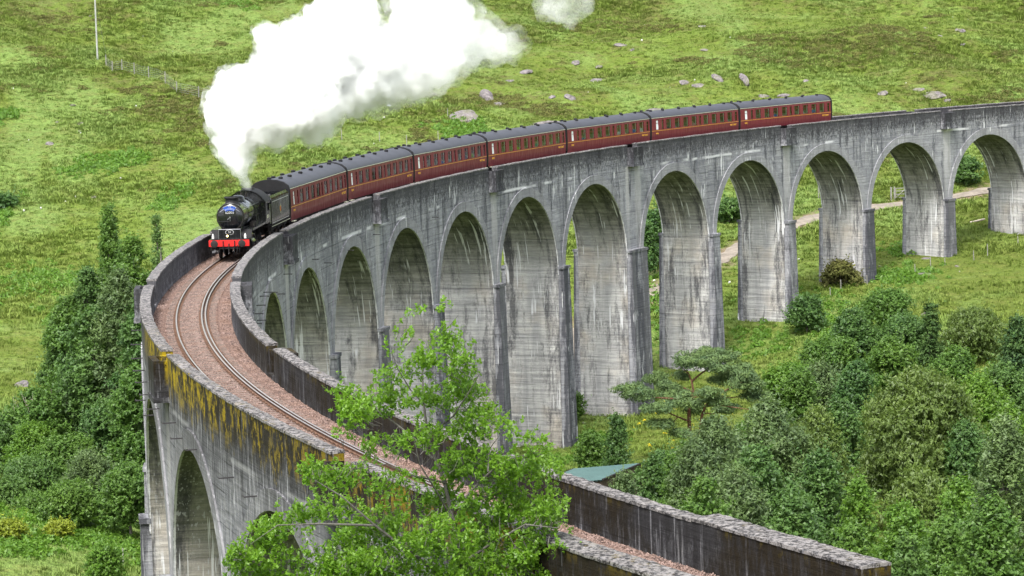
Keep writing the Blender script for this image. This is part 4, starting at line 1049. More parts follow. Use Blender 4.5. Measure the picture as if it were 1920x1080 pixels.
# passengers seen behind the glass
def skin_person():
    """seated adult as one continuous surface (lap to head), facing +x"""
    import bmesh
    me = bpy.data.meshes.new('person'); bm = bmesh.new(); lay = bm.verts.layers.skin.verify()
    J = [((0, 0, 0), .15), ((0, 0, .25), .15), ((0, 0, .45), .17), ((0, 0, .56), .08), ((.02, 0, .66), .095), ((.02, 0, .78), .09),
         ((0, .19, .46), .07), ((.06, .24, .22), .05), ((.28, .18, .12), .04), ((0, -.19, .46), .07), ((.06, -.24, .22), .05), ((.28, -.18, .12), .04), ((.38, .1, -.02), .08), ((.38, -.1, -.02), .08)]
    E = [(0, 1), (1, 2), (2, 3), (3, 4), (4, 5), (2, 6), (6, 7), (7, 8), (2, 9), (9, 10), (10, 11), (0, 12), (0, 13)]
    vs = [bm.verts.new(j[0]) for j in J]
    for a, e in E: bm.edges.new((vs[a], vs[e]))
    for v, j in zip(vs, J): v[lay].radius = (j[1], j[1]); v[lay].use_root = False
    vs[0][lay].use_root = True
    bm.to_mesh(me); bm.free()
    o = bpy.data.objects.new('person', me); COL.objects.link(o)
    o.modifiers.new('skin', 'SKIN'); s2 = o.modifiers.new('sub', 'SUBSURF'); s2.levels = 1; s2.render_levels = 1
    bpy.context.view_layer.update()
    m2 = bpy.data.meshes.new_from_object(o.evaluated_get(bpy.context.evaluated_depsgraph_get()))
    bpy.data.objects.remove(o); return m2
pm = skin_person(); skinm = mat_plain('skin', (.50, .30, .22), .6, .3, var=.05)
hairm = mat_plain('hair', (.06, .04, .03), .7, .3)
cloth = {n: mat_plain('cloth_'+n.replace(' ', '_'), c, .85, .1, var=.1) for n, c in {'white': (.75, .75, .73), 'red': (.6, .03, .03), 'blue': (.03, .16, .60), 'pink': (.75, .35, .40), 'lime green': (.35, .60, .05), 'grey': (.3, .3, .32), 'navy': (.02, .03, .12), 'orange': (.75, .22, .05), 'cream': (.6, .55, .42), 'teal': (.05, .35, .35)}.items()}
hm = MB(); hm.lathe([(.02, .90), (.09, .88), (.115, .80), (.11, .72), (.08, .66)], (-.012, 0, 0), 'z', 10); hairmesh = hm.mesh('hair', hairm, True)
pmv = {}
for n, cm in cloth.items():
    q = pm.copy(); q.materials.clear(); q.materials.append(cm); q.materials.append(skinm)
    q.polygons.foreach_set('material_index', np.array([1 if (p_.center.z > .56 or p_.center.x > .24 and p_.center.z > .05) else 0 for p_ in q.polygons], np.int32)); pmv[n] = q
PL = [(0, 3, 'white'), (0, 5, 'grey'), (0, 9, 'pink'), (1, 0.3, 'red'), (1, 2, 'white'), (1, 3, 'pink'), (1, 8, 'white'), (2, 3, 'cream'), (2, 4, 'blue'), (2, 5, 'grey'), (2, 7, 'white'), (2, 8, 'navy'), (2, 9, 'lime green'), (3, 4, 'lime green'), (3, 3, 'orange'), (3, 7, 'teal'), (3, 9, 'white'),
      (4, 2, 'blue'), (4, 3, 'teal'), (4, 7, 'white'), (4, 8, 'cream'), (4, 9, 'blue'), (4, 10, 'white'), (5, 2, 'navy'), (5, 3, 'blue'), (5, 4, 'lime green'), (5, 5, 'pink'), (5, 8, 'grey'), (5, 10, 'teal'), (6, 4, 'blue'), (6, 7, 'navy'), (6, 8, 'white'), (6, 9, 'blue'), (6, 3, 'grey')]
CN = ['first', 'second', 'third', 'middle', 'fifth', 'second last', 'last']; WN = ['doorway', 'narrow', 'first wide', 'second wide', 'third wide', 'fourth wide', 'centre door', 'fifth wide', 'sixth wide', 'seventh wide', 'eighth wide', 'end door']
for ci, wi_, cn in PL:
    wi_ = max(2, int(wi_)); wi_ = 7 if wi_ == 6 else wi_
    c = coaches[ci]; x = LC/2-WIN[wi_][0]; d = random.choice((-1, 1))
    o = link('person', pmv[cn]); loc = Vector((x-d*.20, 1.06, 1.80)); th = c.rotation_euler.z
    o.matrix_world = Matrix.Translation(c.location) @ Matrix.Rotation(th, 4, 'Z') @ Matrix.Translation(loc) @ Matrix.Rotation((0 if d > 0 else math.pi)+.5*d, 4, 'Z')
    hq = link('hair', hairmesh, o)
    tag(o, f'passenger in {cn} top seated behind the {WN[wi_]} window of the {CN[ci]} coach', 'person', 'passengers at the coach windows')
# ------------------------------------------------------------------ vegetation
def unit(a): return a/np.maximum(np.linalg.norm(a, axis=-1, keepdims=True), 1e-9)
def leaves(C, Nn, a, b, r, droop=None):
    """rhombic leaves at C facing Nn, half length a, half width b"""
    n = len(C); t = unit(np.cross(Nn, unit(r.normal(size=(n, 3)))))
    if droop is not None: t = unit(t+np.array([0, 0, -droop]))
    s = unit(np.cross(Nn, t)); a = np.asarray(a).reshape(-1, 1); b = np.asarray(b).reshape(-1, 1)
    nn = unit(np.cross(t, s))
    V = np.stack([C-t*a, C+s*b+nn*b*.35, C+t*a, C-s*b+nn*b*.35], 1).reshape(-1, 3)
    F = np.arange(4*n).reshape(-1, 4)
    return V, F
def leaves3(C, Nn, a, b, r, droop=None):
    """cheap three-cornered leaves"""
    n = len(C); t = unit(np.cross(Nn, unit(r.normal(size=(n, 3)))))
    if droop is not None: t = unit(t+np.array([0, 0, -droop]))
    s = unit(np.cross(Nn, t)); a = np.asarray(a).reshape(-1, 1); b = np.asarray(b).reshape(-1, 1)
    return np.stack([C-t*a*.7+s*b*1.15, C+t*a*1.1, C-t*a*.7-s*b*1.15], 1).reshape(-1, 3), np.arange(3*n).reshape(-1, 3)
LEAF = {
 'alder': mat_leaf('leaf_alder', (.040, .095, .026), (.085, .165, .048), .34),
 'dark': mat_leaf('leaf_sycamore', (.028, .075, .022), (.068, .145, .042), .32),
 'bright': mat_leaf('leaf_bright', (.060, .140, .016), (.125, .235, .034), .38),
 'grey': mat_leaf('leaf_willow', (.062, .108, .044), (.118, .175, .075), .34),
 'birch': mat_leaf('leaf_birch', (.068, .110, .026), (.125, .180, .048), .38),
 'mid': mat_leaf('leaf_mid', (.044, .105, .020), (.098, .190, .038), .36),
 'spruce': mat_leaf('needle_spruce', (.014, .042, .020), (.036, .080, .030), .12, .6, .2),
 'pine': mat_leaf('needle_pine', (.060, .110, .050), (.115, .170, .080), .15, .6, .2),
 'oak': mat_leaf('leaf_oak', (.070, .165, .014), (.150, .290, .026), .45, .45, .4),
 'fern': mat_leaf('frond_bracken', (.065, .150, .016), (.120, .240, .032), .35),
 'yellow': mat_leaf('leaf_yellow', (.150, .200, .020), (.260, .300, .030), .35),
 'heath': mat_leaf('sprig_heather', (.070, .068, .026), (.130, .110, .050), .1, .8, .1),
}
M['bark'] = mat_bark('bark_grey', (.16, .145, .125)); M['pinebark'] = mat_bark('bark_pine', (.17, .085, .055)); M['oakbark'] = mat_bark('bark_lichened', (.12, .115, .10))
M['twig'] = mat_plain('dead_twig', (.42, .36, .31), .9, .1)
ENV = {   # crown outline: half width (0..1) at height fraction t of the crown
 'round': lambda t: np.sqrt(np.clip(1-(2*t-.92)**2, 0, 1))*np.where(t < .46, .97, 1), 'tall': lambda t: np.clip(t/.15+.3, .3, 1)*np.clip((1-t)*1.45, 0, 1)**.55,
 'cone': lambda t: np.clip((1-t)*1.02, 0, 1)**.9, 'wide': lambda t: np.sqrt(np.clip(1-(1.6*t-.62)**2, .0, 1)), 'spire': lambda t: np.clip(t/.2, .35, 1)*np.clip((1-t)*1.25, 0, 1)**.8}
def tree(px, topy, wpx, D, leaf, label, env='round', base=.05, lsz=.15, dens=1., name='tree', cat='tree', group=None, seed=None, dead=False, blob=(.13, .25), z0=None):
    r = np.random.default_rng(seed if seed is not None else int(px*7+topy*13+D))
    q = at(px, topy, D); g = gz(q[0], q[1]) if z0 is None else z0; H = q[2]-g; ppm = FPX/D; W = wpx/ppm
    if H < 1: H = 1.0
    o = empty(name, (q[0], q[1], g)); o.rotation_euler = (0, 0, 0); tag(o, label, cat, group)
    cb, ct = H*base, H*.985; CH = ct-cb
    nb = int(np.clip(34*(H/W)**.5*(.20/np.mean(blob))**2, 18, 190)); BC = []; BR = []
    f = ENV[env]
    for i in range(nb):
        t = r.uniform(.03, 1)**.8 if env != 'cone' else r.uniform(0, .97)**1.25; hw = float(f(np.array(t)))*W/2
        br = W*r.uniform(*blob)*(.55+.45*hw/(W/2)); br = min(br, max(hw*.9, W*.07))
        a = r.uniform(0, 2*math.pi); rr = max(0, hw-br*.80)*(r.random()**.33)
        zc = cb+t*CH; zc = min(zc, ct-br*.75)
        BC.append((rr*math.cos(a), rr*math.sin(a), max(zc, cb+br*.3))); BR.append(br)
    BC.append((0, 0, ct-W*.10)); BR.append(W*.12 if env in ('round', 'wide') else W*.07)
    BC = np.array(BC); BR = np.array(BR)
    m_ = 9; cnt = (BR**2*4*math.pi*.62*dens*1.15/(lsz*lsz*.62)/m_).astype(int)+2; tot = cnt.sum()*m_
    cap = 70000 if wpx > 200 else 34000
    if tot > cap: lsz *= math.sqrt(tot/cap); cnt = (cnt*cap/tot).astype(int)+1
    idx = np.repeat(np.arange(len(BC)), cnt); n = len(idx)
    d = unit(r.normal(size=(n, 3))); d[:, 2] = np.where(d[:, 2] < -.35, -d[:, 2]*.9, d[:, 2]); d = unit(d)
    lump = 1+.16*np.sin(d[:, 0]*5+idx*1.7)*np.sin(d[:, 1]*6+idx)*np.cos(d[:, 2]*5+idx*2.3)
    rad_ = BR[idx]*(.50+.50*r.random(n)**.6)*lump
    pz = (1.25 if env in ('tall', 'spire') else .92)
    B0 = BC[idx]+d*rad_[:, None]*np.array([1, 1, pz])
    up_ = {'birch': -.35, 'spruce': -.25, 'grey': 1.1, 'alder': .7}.get(leaf, .55)
    sd = unit(d*.8+r.normal(size=(n, 3))*.35+np.array([0, 0, up_])); L_ = lsz*r.uniform(2.2, 5.0, n)*np.where(r.random(n) < .05, 2.3, 1.)*(1.25 if leaf in ('grey', 'birch') else 1)
    uu = np.tile(np.linspace(.05, 1, m_), n); idx = np.repeat(idx, m_); d = np.repeat(d, m_, 0); sdr = np.repeat(sd, m_, 0)
    C = np.repeat(B0, m_, 0)+sdr*(uu*np.repeat(L_, m_))[:, None]+r.normal(size=(n*m_, 3))*lsz*.55*(1.15-uu*.7)[:, None]
    keep = C[:, 2] > -.2; C = C[keep]; d = d[keep]; idx = idx[keep]; n = len(C)
    Nn = unit(d*.55+r.normal(size=(n, 3))*.5+np.array([0, 0, .55]))
    long_ = leaf in ('grey', 'pine', 'spruce', 'birch'); a = lsz*r.uniform(.7, 1.25, n)*(1.1 if long_ else .82); b = a*(.36 if long_ else .62)
    V, F = leaves3(C, Nn, a, b, r, .9 if leaf in ('birch',) else (.35 if leaf == 'spruce' else None))
    tb = r.random(len(BC)); rnd = np.repeat(r.random(n), 3); tone = np.repeat(np.clip(tb[idx]*.55+.2*r.random(n)+.5*r.random()-.15, 0, 1), 3)
    me = np_mesh('crown', V, F, LEAF[leaf], False, {'rnd': ('FLOAT', rnd), 'tone': ('FLOAT', tone)})
    link('crown', me, o)
    b_ = MB(); tr = max(.10, H*.014); lean = r.normal(0, .02, 2)*H
    top = Vector((lean[0], lean[1], ct*.9)); pts = [Vector((0, 0, -.4)), Vector((lean[0]*.2, lean[1]*.2, H*.25)), Vector((lean[0]*.6, lean[1]*.6, H*.55)), top]
    b_.tube(pts, [tr*1.25, tr, tr*.65, tr*.15], 7)
    tk = b_.build('trunk', M['bark'], o, True)
    b_ = MB()
    for i in r.choice(len(BC), min(len(BC), 12), replace=False):
        c_ = BC[i]; z1 = max(H*.08, c_[2]*r.uniform(.45, .7)); s_ = Vector((lean[0]*z1/H, lean[1]*z1/H, z1)); e_ = Vector(c_)
        b_.tube([s_, s_.lerp(e_, .5)+Vector((0, 0, .12*(e_-s_).length)), e_], [tr*.5, tr*.32, tr*.1], 5)
    b_.build('limb', M['bark'], o, True)
    if dead:
        b_ = MB()
        for i in range(26):
            a = r.uniform(0, 6.28); p0 = Vector((math.cos(a)*W*.2, math.sin(a)*W*.2, H*.75)); p1 = p0+Vector((r.normal()*W*.10, r.normal()*W*.10, H*r.uniform(.10, .27)))
            b_.tube([p0, p0.lerp(p1, .5)+Vector((r.normal()*.2, r.normal()*.2, 0)), p1], [.025, .018, .008], 4)
        b_.build('dead_branch', M['twig'], o)
    return o
T = tree
# left of the viaduct
T(203, 384, 82, 268, 'mid', 'tall slender dark tree with a pointed top left of the locomotive', 'tall', .05, .14, blob=(.14, .22))
T(292, 402, 62, 255, 'alder', 'thin spire-topped tree just left of the far parapet bend', 'spire', .02, .12, blob=(.2, .3))
T(248, 446, 120, 262, 'mid', 'mid-green leafy tree between the tall slender tree and the parapet', 'round', .03, .14)
T(163, 500, 95, 268, 'alder', 'dusky narrow tree at the left edge of the tall tree group', 'round', .03, .13)
T(222, 512, 120, 256, 'grey', 'grey-green young tree in front of the tall slender tree', 'round', .03, .13, blob=(.12, .2))
T(125, 560, 110, 268, 'mid', 'loose light green tree on the left side of the dark sycamore', 'round', .03, .15)
T(178, 585, 180, 258, 'dark', 'large dark green sycamore with dense foliage left of the viaduct', 'round', .03, .17)
T(262, 565, 120, 252, 'dark', 'dark broad tree touching the left face of the viaduct', 'round', .03, .16)
T(255, 690, 120, 246, 'mid', 'deep green tree against the lower left face of the viaduct', 'round', .03, .15)
T(62, 735, 140, 256, 'mid', 'round tree with bare dead twigs sticking out of its top', 'round', .02, .15, dead=True)
T(20, 790, 120, 256, 'alder', 'dark spreading tree cut by the left edge of the photo', 'wide', .02, .15)
T(118, 825, 130, 248, 'mid', 'bushy green tree below the dark sycamore', 'wide', .02, .14)
T(165, 856, 112, 236, 'grey', 'smooth rounded grey-green willow bush', 'round', .02, .11, blob=(.1, .16))
T(130, 912, 120, 231, 'mid', 'leafy shrub in front of the rounded willow bush', 'wide', .02, .13)
T(240, 880, 130, 229, 'mid', 'bright green bushy tree beside the foot of the viaduct on the left', 'round', .02, .14)
T(12, 905, 80, 240, 'alder', 'dark green bush at the left edge above the bracken', 'wide', .02, .13, name='bush', cat='bush')
T(110, 650, 90, 270, 'alder', 'small dark tree between the boulder and the sycamore', 'round', .02, .15)
# right of the viaduct, front to back
T(1600, 592, 118, 300, 'dark', 'dark broadleaf tree behind the pine group, lit yellow-green at its top', 'tall', .03, .17)
T(1668, 552, 120, 306, 'mid', 'tall pale-topped tree at the far edge of the right wood', 'round', .03, .17)
T(1745, 566, 66, 292, 'spruce', 'scraggy spruce with drooping boughs standing above the other trees', 'cone', .02, .15, .8, blob=(.10, .18))
T(1824, 586, 128, 300, 'birch', 'isolated grey-green birch with drooping crown on the right hillside', 'round', .03, .15, blob=(.1, .18))
T(1908, 596, 110, 288, 'spruce', 'dark bluish conifer at the right edge of the photo', 'cone', .02, .17, 1.2)
T(1480, 690, 110, 286, 'bright', 'light green shrubby tree right of the pine', 'wide', .02, .16)
T(1540, 690, 120, 280, 'grey', 'grey-leaved willow between the pine and the dark broadleaf trees', 'round', .02, .14, blob=(.1, .18))
T(1605, 690, 110, 272, 'dark', 'deep green tree in shade left of the big birch', 'tall', .03, .17)
T(1670, 640, 100, 290, 'mid', 'leafy green tree left of the scraggy spruce', 'round', .03, .16)
T(1838, 712, 130, 262, 'bright', 'bright yellow-green ash behind the big birch', 'round', .03, .17)
T(1722, 702, 262, 232, 'birch', 'very big airy birch filling the middle of the right wood', 'round', .03, .13, 1.0, blob=(.09, .16))
T(1895, 770, 100, 240, 'bright', 'yellow-green spruce-like young tree at the right edge', 'tall', .03, .15)
T(1340, 792, 210, 214, 'grey', 'broad grey-green alder clump behind the green roof', 'round', .02, .14, blob=(.09, .16))
T(1440, 770, 190, 222, 'grey', 'tall silvery willow in the middle of the right wood', 'round', .02, .13, 1.1, blob=(.09, .16))
T(1530, 772, 150, 226, 'birch', 'yellowish-topped tree left of the big birch', 'tall', .02, .14, blob=(.1, .18))
T(1245, 850, 150, 222, 'alder', 'low alder at the left end of the right wood', 'wide', .02, .13)
T(1170, 893, 105, 200, 'grey', 'silvery willow shrub hiding the right end of the green roof', 'round', .02, .11, blob=(.09, .16), name='bush', cat='bush')
T(1420, 850, 200, 190, 'alder', 'dark alder mass behind the wall end', 'round', .02, .14, blob=(.1, .18))
T(1320, 905, 170, 168, 'mid', 'green bushy tree just behind the mossy wall', 'round', .02, .13)
T(1540, 850, 160, 196, 'dark', 'shaded green tree below the big birch', 'tall', .02, .14)
T(1490, 930, 150, 160, 'alder', 'dark leafy bush close behind the end of the wall', 'round', .02, .13)
T(1610, 905, 110, 184, 'bright', 'light green tree right of the dark alder mass', 'tall', .02, .13)
T(1690, 948, 140, 168, 'bright', 'vivid green leafy tree beside the end of the wall', 'round', .02, .13)
T(1600, 985, 110, 150, 'mid', 'green bush over the very end of the wall', 'round', .02, .12, name='bush', cat='bush')
T(1780, 970, 130, 160, 'mid', 'mid-green bush between the vivid tree and the loose willow', 'round', .02, .13)
T(1885, 790, 170, 142, 'grey', 'loose pale willow in the lower right corner', 'round', .02, .10, .9, blob=(.08, .14))
T(1860, 940, 190, 132, 'mid', 'leafy tree filling the bottom right corner', 'round', .02, .11)
T(1700, 1010, 120, 140, 'alder', 'dark bush at the bottom edge right of the wall', 'round', .02, .12, name='bush', cat='bush')
T(1560, 640, 130, 296, 'mid', 'broad green tree filling the gap behind the dark broadleaf tree', 'round', .02, .16)
T(1700, 600, 130, 298, 'alder', 'dusky green tree behind the scraggy spruce', 'wide', .02, .16)
T(1790, 660, 120, 276, 'mid', 'green tree between the scraggy spruce and the bright ash', 'round', .02, .15)
T(1880, 690, 120, 266, 'alder', 'dark round tree in front of the dark bluish conifer', 'round', .02, .15)
T(1640, 770, 120, 250, 'mid', 'green tree on the left flank of the very big birch', 'tall', .02, .15)
T(1810, 800, 130, 228, 'alder', 'dark green tree on the right flank of the very big birch', 'tall', .02, .14)
T(1400, 800, 120, 236, 'mid', 'green tree just right of the pine trunk bases', 'round', .02, .14)
T(1580, 760, 110, 245, 'dark', 'dark slender tree left of the very big birch', 'tall', .02, .15)
T(1720, 880, 150, 190, 'birch', 'leafy tree under the very big birch', 'round', .02, .13)
T(1800, 900, 130, 178, 'bright', 'light green tree at the right, above the mid-green bush', 'round', .02, .13)
T(1380, 880, 150, 178, 'grey', 'silver-green bush in front of the dark alder mass', 'round', .02, .12, name='bush', cat='bush')
T(1290, 830, 130, 215, 'mid', 'fresh green tree at the left front of the alder clump', 'round', .02, .13)
T(60, 872, 120, 246, 'alder', 'shady bush above the yellow-green bank on the left', 'wide', .02, .13, name='bush', cat='bush')
T(200, 760, 130, 250, 'dark', 'deep shaded tree under the dark sycamore', 'round', .02, .15)
T(215, 455, 130, 274, 'mid', 'soft green tree behind the tall slender tree', 'round', .02, .15)
T(60, 800, 110, 252, 'bright', 'lighter green leafy tree among the left bushes', 'round', .02, .14)
# small shrubs
T(1154, 784, 62, 258, 'dark', 'small dark conical shrub behind the green roof', 'tall', .02, .13, name='bush', cat='bush')
T(1105, 812, 56, 262, 'mid', 'low scrub left of the dark conical shrub', 'wide', .02, .13, name='bush', cat='bush')
T(1228, 402, 62, 362, 'dark', 'dark green bush seen through the arch right of the widest pier', 'wide', .0, .22, name='bush', cat='bush')
T(1210, 428, 40, 356, 'dark', 'smaller bush touching the left of the dark bush behind the arch', 'wide', .0, .22, name='bush', cat='bush')
T(1366, 384, 62, 386, 'dark', 'oval dark bush on the grass behind the seventh pier from the right', 'wide', .0, .22, name='bush', cat='bush')
T(1512, 562, 70, 325, 'alder', 'low dark shrub at the foot of the third pier from the right edge', 'wide', .0, .18, name='bush', cat='bush')
T(1575, 498, 80, 346, 'heath', 'brownish low bush at the foot of a pier', 'wide', .0, .16, name='bush', cat='bush')
T(1808, 305, 60, 408, 'dark', 'dark bush in the archway beside the far path', 'wide', .0, .24, name='bush', cat='bush')
T(1078, 745, 40, 300, 'mid', 'small bush hugging the foot of the wide pier by the black pipes', 'wide', .0, .14, name='bush', cat='bush')
T(1500, 700, 70, 275, 'mid', 'green shrub in front of the light green shrubby tree', 'wide', .0, .15, name='bush', cat='bush')
T(8, 385, 50, 398, 'dark', 'dark green bush on the grass at the left edge beside the hillside', 'wide', .0, .2, name='bush', cat='bush')
T(15, 1006, 70, 224, 'yellow', 'yellow-green shrub in the lower left corner', 'wide', .0, .12, name='bush', cat='bush')
T(112, 992, 60, 226, 'yellow', 'small yellow-green shrub on the bracken bank, lower left', 'wide', .0, .11, name='bush', cat='bush')

T(195, 1030, 80, 213, 'bright', 'low bright green shrub on the bracken bank beside the viaduct foot', 'wide', .0, .12, name='bush', cat='bush')
T(60, 960, 90, 236, 'mid', 'leafy low shrub at the left between the bushes and the bracken bank', 'wide', .0, .12, name='bush', cat='bush')
# Scots pine
def pine():
    D = 270; r = np.random.default_rng(8); c = at(1300, 815, D); g = gz(c[0], c[1]); o = empty('pine_tree', (c[0], c[1], g))
    tag(o, 'Scots pine with orange limbs and flat layered needle pads in front of the piers', 'tree')
    base = Vector((c[0], c[1], g))
    def w_(px, py, dd=0.): return Vector(at(px, py, D+dd))-base
    lim = [([(1293, 818, 0), (1292, 780, 0), (1291, 753, 0), (1300, 735, .5), (1297, 715, .6), (1290, 698, .8)], .24), ([(1312, 820, -1), (1316, 780, -1), (1322, 762, -1), (1335, 745, -1.5), (1368, 728, -2), (1395, 715, -2.2)], .20),
           ([(1292, 755, 0), (1270, 748, -1), (1225, 745, -1.6), (1180, 740, -2)], .12), ([(1292, 790, 0), (1272, 782, -1.5), (1248, 772, -2.5), (1225, 768, -3)], .11), ([(1300, 735, .5), (1285, 728, 1), (1262, 722, 2), (1235, 712, 2.5)], .10),
           ([(1297, 715, .6), (1315, 700, 1), (1345, 680, 1.2), (1362, 672, 1.5)], .12), ([(1322, 762, -1), (1350, 760, -2), (1385, 765, -3), (1420, 770, -3)], .09), ([(1335, 745, -1.5), (1375, 745, -1), (1410, 742, -1)], .08),
           ([(1290, 700, .8), (1280, 690, 1), (1272, 680, 1.5)], .08), ([(1318, 775, -1), (1345, 775, .5), (1362, 768, 1)], .07), ([(1270, 782, -1.5), (1255, 800, -2), (1240, 800, -2.5)], .06), ([(1292, 757, 0), (1300, 745, -2.5), (1330, 738, -3.5)], .07)]
    for pts, rr in lim:
        rr_ = rr*.8; b = MB(); n = len(pts); b.tube([w_(*q) for q in pts], [rr_*(1-.75*i/(n-1)) for i in range(n)], 7)
        b.build('trunk' if rr >= .2 else 'limb', M['pinebark'], o, True)
    pads = [(1320, 680, 40, 12, 0), (1380, 705, 36, 12, .8), (1255, 725, 30, 9, 1), (1300, 770, 26, 7, 2), (1350, 712, 20, 8, 1), (1195, 728, 22, 9, -1), (1405, 722, 30, 12, -2), (1265, 758, 34, 8, -1.5), (1340, 752, 30, 7, -2), (1275, 812, 26, 6, -2), (1300, 672, 37, 15, 1.5), (1360, 672, 37, 18, 1.5), (1283, 682, 20, 16, .5), (1330, 662, 30, 10, 2), (1400, 706, 32, 16, -2), (1410, 738, 28, 20, -1), (1385, 722, 24, 13, -1.5), (1233, 710, 28, 11, 2.5), (1173, 737, 30, 18, -2), (1207, 742, 22, 11, -1.6), (1267, 740, 40, 9, 0), (1333, 737, 30, 9, -3.5), (1230, 767, 34, 10, -3), (1363, 767, 27, 8, 1), (1345, 692, 22, 9, -.5), (1240, 796, 34, 7, -2.5), (1422, 770, 24, 7, -3), (1300, 757, 20, 7, -2), (1280, 705, 12, 8, 2), (1440, 745, 14, 10, -1), (1385, 690, 22, 12, 0)]
    C = []; Nn = []; TN = []
    for (px, py, rx, ry, dd) in pads:
        k = FPX/D; cc = np.array(w_(px, py, dd)); a = rx/k; h = ry/k
        for _ in range(max(8, int(a*17))):
            e = unit(r.normal(size=3)); sc_ = cc+e*np.array([a, a*1.0, h])*r.uniform(.3, .9)
            n = 55; dd_ = unit(r.normal(size=(n, 3))+np.array([0, 0, .5])); C.append(sc_+dd_*np.array([.62, .62, .34])*r.uniform(.5, 1, (n, 1))); Nn.append(unit(dd_+r.normal(size=(n, 3))*.5)); TN.append(np.full(n, r.random()))
    C = np.concatenate(C); Nn = np.concatenate(Nn); TN = np.concatenate(TN); n = len(C)
    V, F = leaves(C, Nn, r.uniform(.13, .22, n), r.uniform(.03, .05, n), r)
    link('crown', np_mesh('crown', V, F, LEAF['pine'], False, {'rnd': ('FLOAT', np.repeat(r.random(n), 4)), 'tone': ('FLOAT', np.repeat(TN, 4))}), o)
pine()

# foreground tree
def foreground_tree():
    D = 88; r = np.random.default_rng(21); c = at(840, 1300, D); g = gz(c[0], c[1]); base = Vector((c[0], c[1], g)); o = empty('foreground_tree', tuple(base))
    tag(o, 'bright green young tree with pale lichened branches in front of the near viaduct wall', 'tree')
    k = FPX/D
    def w_(px, py, dd=0.): return Vector(at(px, py, D+dd))-base
    low = w_(845, 1300)
    L = [([None, (850, 1250, 0), (855, 1150, 0), (862, 1060, 0), (850, 980, .1)], .13), ([(850, 980, .1), (835, 905, .2), (812, 860, .4), (806, 815, .6), (797, 760, .9), (790, 700, 1), (808, 640, 1.2), (815, 600, 1.3)], .085),
         ([(850, 980, .1), (880, 925, -.3), (915, 885, -.6), (955, 860, -.9), (1000, 850, -1.1)], .07), ([(862, 1060, 0), (920, 1020, -.8), (985, 985, -1.3), (1045, 990, -1.6)], .07), ([(855, 1100, 0), (780, 1040, -.8), (700, 985, -1.4), (640, 930, -1.5), (590, 900, -1.5)], .075),
         ([(812, 860, .4), (780, 820, 1.1), (735, 790, 1.5), (680, 750, 1.8), (650, 735, 2)], .05), ([(797, 760, .9), (770, 730, .5), (745, 690, .3), (735, 660, 0)], .035), ([(806, 815, .6), (850, 780, -.2), (880, 730, -.6), (900, 700, -.8)], .045),
         ([(808, 640, 1.2), (840, 615, 1), (860, 590, .8)], .025), ([(700, 985, -1.4), (600, 985, -2), (520, 985, -2.3), (470, 1020, -2.5)], .05), ([(860, 1080, 0), (760, 1085, 1.2), (640, 1060, 2), (540, 1050, 2.2)], .055), ([(880, 925, -.3), (930, 935, .8), (1000, 925, 1.4), (1035, 905, 1.6)], .045),
         ([(862, 1060, 0), (950, 1060, 1.2), (1060, 1055, 1.8)], .05), ([(835, 905, .2), (770, 890, -.6), (720, 870, -1), (660, 880, -1.2)], .045), ([(915, 885, -.6), (920, 840, -.2), (945, 805, .1)], .04), ([(850, 980, .1), (820, 930, -1.5), (790, 870, -2.2), (775, 815, -2.5)], .05)]
    nodes = []
    for pts, rr in L:
        q = [low if p_ is None else w_(*p_) for p_ in pts]; n = len(q); b = MB()
        for i in range(1, n-1): q[i] = q[i]+Vector(r.normal(0, .03, 3))
        b.tube(q, [rr*.72*(1-.80*i/(n-1)) for i in range(n)], 8); b.build('trunk' if rr > .1 else 'branch', M['oakbark'], o, True)
        for i in range(n-1):
            for t in (0, .25, .5, .75): nodes.append(q[i].lerp(q[i+1], t))
        nodes.append(q[-1])
    nodes = np.array([tuple(v) for v in nodes[4:]])
    BL = [(808, 606, 58, 30), (755, 655, 46, 34), (845, 640, 32, 36), (870, 700, 48, 30), (800, 690, 40, 34), (742, 706, 40, 26), (672, 742, 52, 30), (660, 790, 40, 36), (730, 765, 60, 36), (800, 770, 46, 34), (868, 745, 48, 38), (895, 800, 50, 40), (950, 815, 52, 30), (1005, 842, 24, 22), (985, 860, 40, 30), (810, 840, 56, 40), (740, 850, 60, 36), (880, 870, 60, 38), (1030, 900, 34, 32), (955, 895, 54, 34), (690, 900, 60, 34), (620, 905, 46, 32), (585, 890, 24, 26), (760, 925, 66, 42), (850, 940, 70, 44), (940, 960, 70, 44), (1020, 975, 50, 44), (640, 975, 70, 42), (550, 985, 56, 40), (720, 1000, 80, 50), (820, 1020, 80, 50), (920, 1040, 80, 50), (1020, 1045, 66, 40), (500, 1010, 40, 34), (455, 1055, 36, 26), (560, 1060, 80, 46), (670, 1070, 80, 50), (790, 1090, 90, 50), (900, 1110, 90, 50), (1020, 1110, 70, 40), (480, 1100, 60, 30), (600, 1130, 90, 50), (740, 1160, 100, 60), (880, 1180, 100, 60), (990, 1170, 60, 50)]
    cl = []; tone = []
    for (px, py, rx, ry) in BL:
        dd0 = r.normal(0, 1.0); n = int(rx*ry/9.0)
        for _ in range(n):
            e = r.normal(size=3); e /= np.linalg.norm(e); f = r.random()**.40*r.uniform(.85, 1.2)
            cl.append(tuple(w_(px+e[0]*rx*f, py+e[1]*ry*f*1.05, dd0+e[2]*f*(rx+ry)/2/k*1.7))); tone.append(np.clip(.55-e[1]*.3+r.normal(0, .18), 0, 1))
    cl = np.array(cl); tone = np.array(tone)
    gp = fbm(cl[:, 0]*.9+cl[:, 1]*.8+50, cl[:, 2]+80, .55, 2)+.35*fbm(cl[:, 1]+9, cl[:, 2]*1.2+5, 1.6, 1); keep = gp > .01-.22*np.clip((-cl[:, 2]+cl[:, 2].mean())/2.5, -.35, 1); cl = cl[keep]; tone = tone[keep]
    tw = MB(); d2 = None
